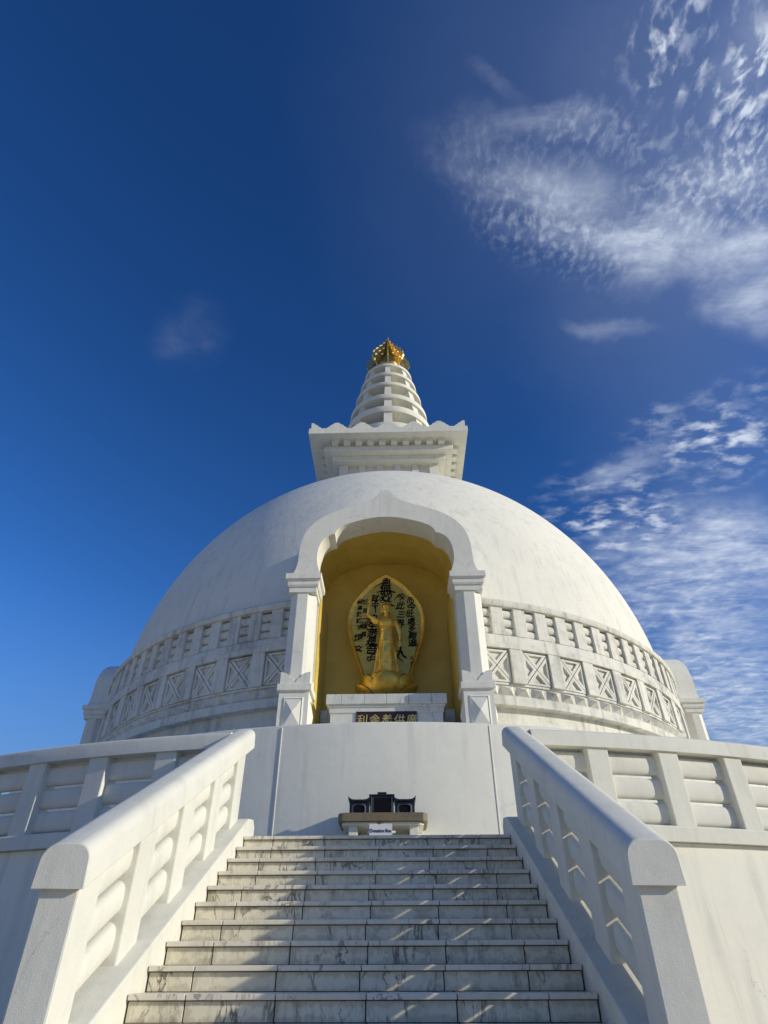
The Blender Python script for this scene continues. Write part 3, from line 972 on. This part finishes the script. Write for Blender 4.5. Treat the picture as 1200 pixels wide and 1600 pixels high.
# figure: one continuous surface
def figure():
    b = bmesh.new()
    cx, fy = -.015, 0.0
    # torso and skirt: rings (z, half width, half depth, y offset, fold amplitude)
    rings = [(6.70, .240, .18, .02, .07), (6.86, .232, .175, .02, .07), (7.02, .215, .165, .02, .07), (7.20, .190, .155, .01, .06), (7.45, .180, .145, .0, .05), (7.62, .185, .145, .0, .04), (7.66, .190, .15, .0, .012),
             (7.72, .185, .148, .0, .0), (7.80, .175, .142, .0, .0), (7.88, .160, .130, .0, .0), (7.95, .155, .125, .0, .0), (8.02, .172, .135, -.005, .0), (8.08, .190, .15, -.012, .0), (8.14, .205, .15, -.012, .0), (8.20, .205, .135, -.002, .0), (8.25, .170, .105, .01, .0), (8.285, .10, .075, .015, 0), (8.32, .068, .065, .01, 0), (8.40, .062, .062, 0, 0)]
    n = 72; R_ = []
    for z_, hw, hd, dy, f in rings:
        row = []
        for k in range(n):
            t = 2 * math.pi * k / n
            m = 1 + f * .5 * (math.cos(t * 14) + .6 * math.cos(t * 23 + z_ * 2)) 
            row.append(b.verts.new((cx + hw * math.cos(t) * m, fy + dy + hd * math.sin(t) * m, z_)))
        R_.append(row)
    for i in range(len(R_) - 1):
        for k in range(n): b.faces.new((R_[i][k], R_[i][(k + 1) % n], R_[i + 1][(k + 1) % n], R_[i + 1][k]))
    b.faces.new(R_[0]); b.faces.new(R_[-1])
    # front pleats and side drapes
    for x in (-.10, -.055, -.015, .025, .07, .105):
        tube(b, [(cx + x * .85, -.125, 7.60), (cx + x, -.142, 7.35), (cx + x * 1.1, -.158, 7.05), (cx + x * 1.2, -.172, 6.76)], [.012, .017, .02, .02], 8)
    for s in (-1, 1):
        tube(b, [(cx + s * .165, .03, 7.75), (cx + s * .20, .03, 7.4), (cx + s * .235, .03, 7.1), (cx + s * .262, .03, 6.72)], [.03, .045, .055, .06], 10)
    tube(b, [(cx - .17, -.07, 7.655), (cx - .09, -.135, 7.64), (cx, -.152, 7.635), (cx + .09, -.135, 7.64), (cx + .17, -.07, 7.655)], .012, 8)
    tube(b, [(cx - .15, -.06, 7.885), (cx - .08, -.115, 7.88), (cx, -.13, 7.878), (cx + .08, -.115, 7.88), (cx + .15, -.06, 7.885)], .010, 8)
    # folds under the chest
    for d, w in ((0, .15), (.035, .12)):
        tube(b, [(cx - w, -.09, 8.06 - d), (cx - w * .6, -.135, 8.005 - d), (cx, -.145, 7.985 - d), (cx + w * .6, -.135, 8.005 - d), (cx + w, -.09, 8.06 - d)], .012, 8)
    for s in (-1, 1): ball(b, (cx + s * .085, -.085, 8.115), .085, 16, (1, .8, .85))
    # shoulders, arms
    ball(b, (cx - .19, .01, 8.20), .068, 16); ball(b, (cx + .20, .01, 8.19), .068, 16)
    tube(b, [(cx - .19, .0, 8.205), (cx - .31, -.01, 8.27), (cx - .425, -.03, 8.345)], [.068, .060, .046], 14)
    ball(b, (cx - .427, -.03, 8.352), .047, 14)
    tube(b, [(cx - .43, -.03, 8.35), (cx - .415, -.05, 8.50), (cx - .395, -.06, 8.64)], [.046, .038, .027], 14)
    # sleeve hanging from the raised upper arm
    tube(b, [(cx - .16, .02, 8.17), (cx - .28, .02, 8.19), (cx - .36, .0, 8.25)], [.07, .06, .03], 12)
    # raised hand: palm, index up, three fingers folded, thumb from the side
    ball(b, (cx - .390, -.062, 8.685), .036, 14, (.85, .55, 1.25))
    tube(b, [(cx - .402, -.062, 8.72), (cx - .398, -.064, 8.78), (cx - .390, -.066, 8.845)], [.0125, .0115, .008], 8)
    for j, (dx, l) in enumerate(((-.012, .030), (.006, .026), (.022, .020))):
        x = cx - .378 + dx
        tube(b, [(x, -.068, 8.715), (x, -.088, 8.735 + l * .3), (x, -.102, 8.715), (x, -.095, 8.69)], [.012, .0115, .011, .009], 8)
    tube(b, [(cx - .420, -.07, 8.675), (cx - .430, -.088, 8.70), (cx - .418, -.104, 8.715)], [.012, .011, .008], 8)
    # lowered arm
    tube(b, [(cx + .205, .0, 8.19), (cx + .265, -.01, 8.05), (cx + .315, -.02, 7.90)], [.066, .062, .052], 14)
    ball(b, (cx + .316, -.02, 7.90), .05, 14)
    tube(b, [(cx + .316, -.02, 7.90), (cx + .320, -.04, 7.79), (cx + .316, -.05, 7.69)], [.046, .040, .028], 14)
    ball(b, (cx + .312, -.058, 7.635), .037, 14, (.95, .55, 1.3))
    for j, (dx, l) in enumerate(((-.026, .075), (-.009, .090), (.009, .084), (.026, .062))):
        x = cx + .311 + dx
        tube(b, [(x, -.06, 7.61), (x + dx * .2, -.072, 7.60 - l * .5), (x + dx * .2, -.078, 7.60 - l)], [.0125, .0115, .009], 8)
    tube(b, [(cx + .278, -.065, 7.65), (cx + .258, -.085, 7.62), (cx + .262, -.10, 7.585)], [.0125, .012, .009], 8)
    # head
    ball(b, (cx, .0, 8.515), .118, 28, (.92, 1.0, 1.28))
    ball(b, (cx, -.035, 8.44), .085, 20, (.95, .95, 1.05))
    ball(b, (cx, -.03, 8.385), .05, 16, (1.05, 1, .8))
    tube(b, [(cx, -.108, 8.535), (cx, -.128, 8.49), (cx, -.138, 8.462)], [.011, .015, .019], 8)
    for s in (-1, 1):
        tube(b, [(cx + s * .018, -.118, 8.545), (cx + s * .05, -.112, 8.557), (cx + s * .083, -.082, 8.545)], [.010, .011, .008], 8)
        ball(b, (cx + s * .042, -.100, 8.515), .020, 10, (1.2, .7, .7))
        ball(b, (cx + s * .055, -.080, 8.455), .036, 12, (1, .8, 1))
        tube(b, [(cx + s * .112, .0, 8.545), (cx + s * .124, .0, 8.50), (cx + s * .117, -.005, 8.44), (cx + s * .108, -.01, 8.405)], [.018, .022, .016, .017], 10)
    tube(b, [(cx - .028, -.112, 8.424), (cx, -.124, 8.428), (cx + .028, -.112, 8.424)], [.007, .011, .007], 8)
    tube(b, [(cx - .02, -.112, 8.410), (cx, -.121, 8.408), (cx + .02, -.112, 8.410)], [.007, .011, .007], 8)
    bmesh.ops.recalc_face_normals(b, faces=b.faces)
    me = bpy.data.meshes.new('body'); b.to_mesh(me); b.free()
    o = bpy.data.objects.new('t', me); COL.objects.link(o)
    m = o.modifiers.new('r', 'REMESH'); m.mode = 'VOXEL'; m.voxel_size = .0085; m.adaptivity = 0
    s = o.modifiers.new('s', 'SMOOTH'); s.factor = .5; s.iterations = 2
    dg = bpy.context.evaluated_depsgraph_get(); dg.update()
    out = bpy.data.meshes.new_from_object(o.evaluated_get(dg), depsgraph=dg)
    bpy.data.objects.remove(o); out.name = 'body'; out.materials.clear()
    return out
body = obj('body', figure(), M_GOLD, statue, (0, SY - .02, 0), smooth=180)
# close cap of hair
b = bmesh.new(); ball(b, (-.015, .018, 8.545), .122, 32, (.95, 1.0, 1.30))
kill = [v for v in b.verts if (v.co.y < -.055 and v.co.z < 8.605 + .02 * math.cos((v.co.x + .015) * 25)) or v.co.z < 8.44]
bmesh.ops.delete(b, geom=kill, context='VERTS')
hair = obj('hair', b, M_GOLD, body, (0, SY - .02, 0), smooth=60)
hm = hair.modifiers.new('thick', 'SOLIDIFY'); hm.thickness = .012; hm.offset = 1

# ------------------------------------------------------------------ offering table at the head of the stairs
table = thing('offering_table', 'low stone table with a thick brown slab and two white legs, at the white wall', 'table', (-.03, 10.45, ZF))
yt = 10.05
b = bmesh.new()
prism(b, [(-.64, yt), (.585, yt), (.65, yt + .09), (.65, 10.86), (-.705, 10.86), (-.705, yt + .09)], (3.378, 3.495), 'xy')
obj('tabletop', b, M_GRANITE, table, bevel=.006)
b = bmesh.new()
prism(b, [(-.59, yt + .06), (.535, yt + .06), (.59, yt + .13), (.59, 10.85), (-.65, 10.85), (-.65, yt + .13)], (3.335, 3.379), 'xy')
obj('apron', b, M_WALL, table, bevel=.01)
for x0 in (-.545, .375):
    b = bmesh.new(); box(b, x0, x0 + .135, yt + .12, 10.80, ZF - .01, 3.337)
    obj('leg', b, M_WALL, table, bevel=.008)
# incense burner
burner = thing('incense_burner', 'black stone incense stand with a tall middle cabinet, on the table against the wall', 'incense burner', (-.05, 10.42, 3.495))
b = bmesh.new(); box(b, -.225, .135, 10.25, 10.62, 3.495, 3.77)
cab = obj('cabinet', b, M_BLACK, burner, bevel=.006)
b = bmesh.new(); box(b, -.175, .095, 10.243, 10.26, 3.51, 3.74); obj('recess_panel', b, M_BLACKIN, cab)
b = bmesh.new(); box(b, -.21, -.198, 10.24, 10.26, 3.50, 3.755); box(b, .108, .12, 10.24, 10.26, 3.50, 3.755); box(b, -.183, -.176, 10.238, 10.26, 3.50, 3.745); obj('edge_strip', b, M_METALEDGE, cab)
b = bmesh.new(); box(b, -.245, .155, 10.23, 10.64, 3.77, 3.79); obj('lid', b, M_BLACK, burner, bevel=.004)
b = bmesh.new(); box(b, -.112, .022, 10.33, 10.50, 3.79, 3.825); box(b, -.118, .028, 10.32, 10.51, 3.822, 3.84); obj('knob', b, M_BLACK, burner, bevel=.005)
def holder(x0, x1, flip):
    w = (x1 - x0); cxm = (x0 + x1) / 2
    zt = 3.745
    # curved-eave roof and box with a rounded window
    b = bmesh.new()
    top = []
    for k in range(13):
        u = -1 + k / 6
        top.append((cxm + u * (w / 2 + .012), zt - .03 + .055 * abs(u) ** 5))
    poly = [(cxm - w / 2, zt - .055), (cxm + w / 2, zt - .055)] + list(reversed(top))
    prism(b, poly, (10.22, 10.60)); obj('roof', b, M_BLACK, burner, bevel=.003)
    b = bmesh.new()
    L = [(x0 + .012, 3.495), (x1 - .012, 3.495), (x1 - .012, zt - .05), (x0 + .012, zt - .05)]
    prism(b, L, (10.28, 10.57)); body_ = obj('holder', b, M_BLACK, burner, bevel=.004)
    b = bmesh.new(); P = []; Q = []
    hw_, hh_ = w / 2 - .05, .078
    for k in range(28):
        t = 2 * math.pi * k / 28; c, s = math.cos(t), math.sin(t)
        p = (math.copysign(abs(c) ** .55, c), math.copysign(abs(s) ** .55, s))
        P.append(b.verts.new((cxm + p[0] * hw_, 10.268, 3.585 + p[1] * hh_))); Q.append(b.verts.new((cxm + p[0] * (hw_ - .022), 10.262, 3.585 + p[1] * (hh_ - .02))))
    for k in range(28): l = (k + 1) % 28; b.faces.new((P[k], P[l], Q[l], Q[k]))
    S = [b.verts.new((v.co.x, 10.285, v.co.z)) for v in P]
    for k in range(28): l = (k + 1) % 28; b.faces.new((P[k], S[k], S[l], P[l]))
    obj('window_rim', b, M_METALEDGE, body_)
    b = bmesh.new(); b.faces.new([b.verts.new((v[0], 10.2765, v[1])) for v in [(cxm + math.copysign(abs(math.cos(2 * math.pi * k / 28)) ** .55, math.cos(2 * math.pi * k / 28)) * (hw_ - .015), 3.585 + math.copysign(abs(math.sin(2 * math.pi * k / 28)) ** .55, math.sin(2 * math.pi * k / 28)) * (hh_ - .014)) for k in range(28)]])
    obj('window', b, M_BLACKIN, body_)
holder(-.56, -.235, 0); holder(.145, .475, 0)
# donation box
don = thing('donation_box', 'small white box marked Donation Box in front of the stone table', 'donation box', (-.05, 9.88, ZF))
b = bmesh.new(); box(b, -.19, .10, 9.78, 10.02, ZF, 3.25)
bx = obj('box', b, M_SIGN, don, bevel=.008)
b = bmesh.new(); box(b, -.212, .118, 9.745, 9.76, 3.05, 3.29)
sg = obj('sign', b, M_SIGN, don)
obj('lettering', text_mesh([('Donation Box', -.047, 3.196, .068, .80, 0, 0)], .002, .004), M_INK, sg, (0, 9.743, 0))
b = bmesh.new(); box(b, -.11, -.005, 9.762, 9.79, 3.24, 3.31); tube(b, [(-.10, 9.775, 3.31), (-.095, 9.775, 3.325), (-.02, 9.775, 3.325), (-.015, 9.775, 3.31)], .007, 6); ball(b, (-.058, 9.752, 3.295), .017, 10)
obj('clasp', b, M_BRASS, don)
b = bmesh.new(); tube(b, [(-.25, 9.90, 3.205), (.165, 9.90, 3.205)], .016, 10); obj('bar', b, M_SIGN, don, smooth=40)

# ------------------------------------------------------------------ camera
th = math.atan(715 / 950); psi = R(1.26); roll = R(.2)
F = Vector((-math.sin(psi) * math.cos(th), math.cos(psi) * math.cos(th), math.sin(th)))
Rv = Vector((math.cos(psi), math.sin(psi), 0)); U = Rv.cross(F)
R2_ = Rv * math.cos(roll) - U * math.sin(roll); U2 = U * math.cos(roll) + Rv * math.sin(roll)
cd = bpy.data.cameras.new('camera'); cam = bpy.data.objects.new('camera', cd); COL.objects.link(cam)
cam.matrix_world = Matrix(((R2_.x, U2.x, -F.x, .230), (R2_.y, U2.y, -F.y, 0), (R2_.z, U2.z, -F.z, 1.6), (0, 0, 0, 1)))
cd.sensor_fit = 'VERTICAL'; cd.sensor_height = 24; cd.lens = 950 / 1600 * 24
cd.clip_start = .05; cd.clip_end = 3000
sc.camera = cam

# ------------------------------------------------------------------ sun and sky
SUN = Vector((1, -.31, .345)).normalized()
elev = math.asin(SUN.z); rot = math.atan2(SUN.x, SUN.y)
ld = bpy.data.lights.new('sun', 'SUN'); ld.energy = 3.6; ld.angle = R(.53); ld.color = (1, .925, .74)
lo = bpy.data.objects.new('sun', ld); COL.objects.link(lo)
lo.rotation_euler = SUN.to_track_quat('Z', 'Y').to_euler(); lo.location = (60, -10, 30)

w = bpy.data.worlds.new('World'); sc.world = w; w.use_nodes = True
nt = w.node_tree; bg = nt.nodes['Background']
sky = N(nt, 'ShaderNodeTexSky', sky_type='NISHITA'); sky.sun_disc = False
sky.sun_elevation = elev; sky.sun_rotation = rot; sky.altitude = 900; sky.air_density = 1.0; sky.dust_density = .35; sky.ozone_density = 2.2
hs = N(nt, 'ShaderNodeHueSaturation'); hs.inputs['Saturation'].default_value = 1.22; hs.inputs['Value'].default_value = 1.0
nt.links.new(sky.outputs[0], hs.inputs['Color'])
gm = N(nt, 'ShaderNodeGamma'); gm.inputs['Gamma'].default_value = 1.38; nt.links.new(hs.outputs[0], gm.inputs['Color'])
tint = N(nt, 'ShaderNodeMix', data_type='RGBA', blend_type='MULTIPLY'); tint.inputs['Factor'].default_value = 1
nt.links.new(gm.outputs[0], tint.inputs[6]); tint.inputs[7].default_value = (.95, .97, 1.07, 1)
D = N(nt, 'ShaderNodeTexCoord').outputs['Generated']
sep = N(nt, 'ShaderNodeSeparateXYZ'); nt.links.new(D, sep.inputs[0])
zz = math_(nt, 'MAXIMUM', sep.outputs[2], .06)
# flat cloud layer: direction projected on a level sheet
cv = N(nt, 'ShaderNodeCombineXYZ')
nt.links.new(math_(nt, 'DIVIDE', sep.outputs[0], zz), cv.inputs[0]); nt.links.new(math_(nt, 'DIVIDE', sep.outputs[1], zz), cv.inputs[1])
CV = cv.outputs[0]
# cloud patches: centre direction, two tangent axes (world space), strength
def blob(c, t1, t2, amp, inner=.15):
    def dot(v):
        n = N(nt, 'ShaderNodeVectorMath', operation='DOT_PRODUCT'); nt.links.new(DW, n.inputs[0]); n.inputs[1].default_value = v
        return n.outputs['Value']
    k = dot(c)
    kk = math_(nt, 'MAXIMUM', k, .05)
    a = math_(nt, 'DIVIDE', dot(t1), kk); b_ = math_(nt, 'DIVIDE', dot(t2), kk)
    l = math_(nt, 'SQRT', math_(nt, 'ADD', math_(nt, 'MULTIPLY', a, a), math_(nt, 'MULTIPLY', b_, b_)))
    return ramp(nt, l, inner, 1.0, amp, 0)
def total(L):
    s = L[0]
    for x in L[1:]: s = math_(nt, 'ADD', s, x)
    return s
# slightly warped directions so that no patch has a clean outline
wb = N(nt, 'ShaderNodeTexNoise'); wb.inputs['Scale'].default_value = 7; wb.inputs['Detail'].default_value = 5; wb.inputs['Roughness'].default_value = .6
nt.links.new(D, wb.inputs['Vector'])
wv = N(nt, 'ShaderNodeVectorMath', operation='SUBTRACT'); nt.links.new(wb.outputs['Color'], wv.inputs[0]); wv.inputs[1].default_value = (.5, .5, .5)
wm = N(nt, 'ShaderNodeVectorMath', operation='MULTIPLY_ADD'); nt.links.new(wv.outputs[0], wm.inputs[0]); wm.inputs[1].default_value = (.10, .10, .10); nt.links.new(D, wm.inputs[2])
DW = wm.outputs[0]
SOFT = [
    ((0.2233, 0.3471, 0.9109), (8.4814, 1.4668, -2.6379), (-7.265, 33.734, -11.0724), 0.42, 0.15),
    ((0.307, 0.4449, 0.8413), (3.9463, 0.8349, -1.8817), (-3.7312, 12.1205, -5.0471), 0.48, 0.15),
    ((0.3579, 0.4588, 0.8133), (7.3697, 1.1164, -3.8727), (-3.7364, 15.713, -7.2212), 0.42, 0.15),
    ((0.3639, 0.5007, 0.7854), (15.0614, -2.8424, -5.1667), (3.1795, 23.3903, -16.3831), 0.25, 0.15),
    ((0.4789, 0.471, 0.7408), (9.2788, -8.6164, -0.5193), (3.8811, 4.2461, -5.2084), 0.7, 0.15),
    ((0.483, 0.4232, 0.7665), (17.7423, -4.2737, -8.821), (3.1072, 14.6697, -10.057), 0.4, 0.15),
    ((0.3298, 0.5651, 0.7563), (11.909, -1.3695, -4.1697), (-0.251, 36.7068, -27.3158), 0.2, 0.15),
    ((0.3594, 0.7016, 0.6153), (7.252, -4.9494, 1.4073), (13.5526, 15.1918, -25.2396), 0.34, 0.15),
    ((0.4322, 0.7719, 0.4662), (4.3504, -2.1304, -0.5056), (0.4417, 3.6083, -6.3833), 0.6, 0.15),
    ((0.4913, 0.7269, 0.4799), (8.817, -6.3586, 0.6051), (2.3665, 4.474, -9.1991), 0.38, 0.15),
    ((0.4572, 0.8403, 0.2913), (5.6922, -2.74, -1.0309), (-1.3306, 3.6573, -8.4618), 0.55, 0.15),
    ((0.1645, 0.3971, 0.9029), (5.673, 1.5748, -1.7258), (-4.3883, 10.8135, -3.9562), 0.18, 0.15),
    ((0.438, 0.3732, 0.8178), (9.5259, -0.8712, -4.7048), (1.7393, 12.9812, -6.8557), 0.3, 0.15),
    ((-0.3019, 0.5673, 0.7662), (9.8188, -4.3713, 7.1057), (8.6818, 11.8281, -5.3374), 0.07, 0.15),
    ((0.1569, 0.3095, 0.9379), (13.4489, 4.4835, -3.7295), (-23.3421, 48.1404, -11.9816), 0.12, 0.15),
    ((0.4366, 0.2448, 0.8657), (13.87, -1.4359, -6.5895), (3.1479, 10.335, -4.5099), 0.2, 0.15),
    ((0.4609, 0.8063, 0.3707), (7.9392, -3.6929, -1.839), (-1.4488, 6.5931, -12.54), 0.3, 0.15),
]
PUFF = [
    ((0.3866, 0.2495, 0.8879), (8.0925, -0.698, -3.3272), (3.365, 12.3639, -4.9398), 1.1, 0.15),
    ((0.4482, 0.2841, 0.8476), (14.969, -1.9625, -7.2583), (3.005, 10.508, -5.1108), 1.05, 0.15),
    ((0.41, 0.3134, 0.8566), (13.6756, -6.8709, -4.0319), (12.8184, 18.7861, -13.0094), 0.75, 0.15),
    ((0.4342, 0.3871, 0.8134), (7.9385, -0.1108, -4.1848), (0.4753, 14.9837, -7.3839), 0.38, 0.15),
    ((0.3252, 0.3591, 0.8748), (12.3862, 1.5073, -5.2238), (-3.1188, 25.8376, -9.4456), 0.4, 0.15),
]
RIPPLE = [
    ((0.1829, 0.4077, 0.8946), (5.0079, 1.5084, -1.7114), (-4.229, 9.6094, -3.5144), 0.12, 0.15),
    ((0.2508, 0.4733, 0.8444), (5.0861, 1.4035, -2.2975), (-4.7174, 11.1253, -4.8349), 0.22, 0.15),
    ((0.422, 0.3959, 0.8156), (6.3716, -0.2872, -3.1571), (0.6686, 11.5179, -5.9374), 0.36, 0.15),
    ((0.286, 0.3595, 0.8882), (7.9545, 1.0731, -2.9959), (-2.9066, 19.4826, -6.9494), 0.2, 0.15),
    ((0.4533, 0.326, 0.8296), (14.5486, -2.3045, -7.0434), (3.9251, 14.9543, -8.0199), 0.5, 0.15),
]
LOW = [
    ((0.4707, 0.6391, 0.6082), (5.8045, -5.1969, 0.9688), (4.7174, 4.9721, -8.8753), 0.95, 0.15),
    ((0.3292, 0.7549, 0.5672), (6.681, -2.2618, -0.8672), (0.8762, 6.5126, -9.1756), 0.8, 0.15),
    ((0.4133, 0.8068, 0.4222), (5.1136, -2.0172, -1.1516), (-0.4179, 2.7217, -4.7913), 0.35, 0.15),
    ((0.4653, 0.8336, 0.2977), (7.2471, -3.5539, -1.376), (-1.5339, 4.3927, -9.9012), 0.4, 0.15),
    ((0.3788, 0.6556, 0.6532), (13.2228, -10.0399, 2.4092), (13.3186, 14.0516, -21.8291), 0.4, 0.15),
]
VEIL = [
    ((0.4417, 0.3596, 0.8219), (2.6487, -0.4525, -1.2255), (0.4138, 1.7409, -0.984), 0.1, 0.0),
    ((0.4844, 0.73, 0.4821), (3.1491, -1.4193, -1.0151), (-0.1034, 1.5148, -2.1897), 0.08, 0.0),
    ((0.2802, 0.2815, 0.9177), (1.9273, -0.1172, -0.5525), (0.3126, 1.6682, -0.6072), 0.05, 0.0),
]
fib = noise(nt, mapping(nt, CV, (3.0, 7.5, 1), rot=(0, 0, R(-38))), 1.7, 6, .60, .7)
fib2 = noise(nt, mapping(nt, CV, (1, 1, 1), loc=(3, 1, 0)), 9, 6, .62, .4)
def patches(L): return total([blob(*q) for q in L])
soft = math_(nt, 'MULTIPLY', patches(SOFT), math_(nt, 'ADD', ramp(nt, fib, .30, .74, .12, .75), ramp(nt, fib2, .36, .72, .0, .45)))
cwv = N(nt, 'ShaderNodeVectorMath', operation='MULTIPLY_ADD'); nt.links.new(wv.outputs[0], cwv.inputs[0]); cwv.inputs[1].default_value = (.06, .06, 0); nt.links.new(CV, cwv.inputs[2])
def cells(scale, lo, hi, rot, st, dt=4, loc=0):
    return ramp(nt, noise(nt, mapping(nt, cwv.outputs[0], (1, st, 1), rot=(0, 0, R(rot)), loc=(loc, loc, 0)), scale, dt, .5), lo, hi)
gate = ramp(nt, noise(nt, CV, 9, 4), .38, .60, .25, 1)
puff = math_(nt, 'MULTIPLY', patches(PUFF), math_(nt, 'MULTIPLY', cells(46, .47, .70, 35, .62, 4), gate))
rip = math_(nt, 'MULTIPLY', patches(RIPPLE), cells(80, .42, .76, 25, .65, 3, 2))
low = math_(nt, 'MULTIPLY', patches(LOW), math_(nt, 'MULTIPLY', cells(17, .42, .70, -20, 1.5, 6, 4), gate))
veil = patches(VEIL)
cl = N(nt, 'ShaderNodeClamp'); nt.links.new(math_(nt, 'ADD', math_(nt, 'ADD', math_(nt, 'ADD', soft, veil), puff), math_(nt, 'ADD', rip, low)), cl.inputs[0]); cl.inputs['Max'].default_value = .92
ccol = N(nt, 'ShaderNodeRGB'); ccol.outputs[0].default_value = (7.2, 8.0, 9.4, 1)
mx = N(nt, 'ShaderNodeMix', data_type='RGBA'); nt.links.new(cl.outputs[0], mx.inputs['Factor'])
# pale haze low in the sky; warm lower band added to neutralise the shade
h1 = math_(nt, 'MULTIPLY', ramp(nt, sep.outputs[2], .02, .48, 1, 0), .92)
warm_fill = math_(nt, 'MULTIPLY', ramp(nt, sep.outputs[2], -.02, .22, 1, 0), .92)
low_sky = mixc(nt, warm_fill, mixc(nt, h1, tint.outputs[2], (1.25, 2.0, 3.2)), (5.6, 5.1, 4.1))
nt.links.new(low_sky, mx.inputs[6]); nt.links.new(ccol.outputs[0], mx.inputs[7])
nt.links.new(mx.outputs[2], bg.inputs['Color']); bg.inputs['Strength'].default_value = .09

sc.render.engine = 'CYCLES'
sc.cycles.max_bounces = 6; sc.cycles.diffuse_bounces = 4; sc.cycles.glossy_bounces = 3
sc.cycles.caustics_reflective = False; sc.cycles.caustics_refractive = False
vs = sc.view_settings
vs.view_transform = 'Standard'; vs.look = 'None'; vs.exposure = .08; vs.gamma = 1; vs.use_curve_mapping = False
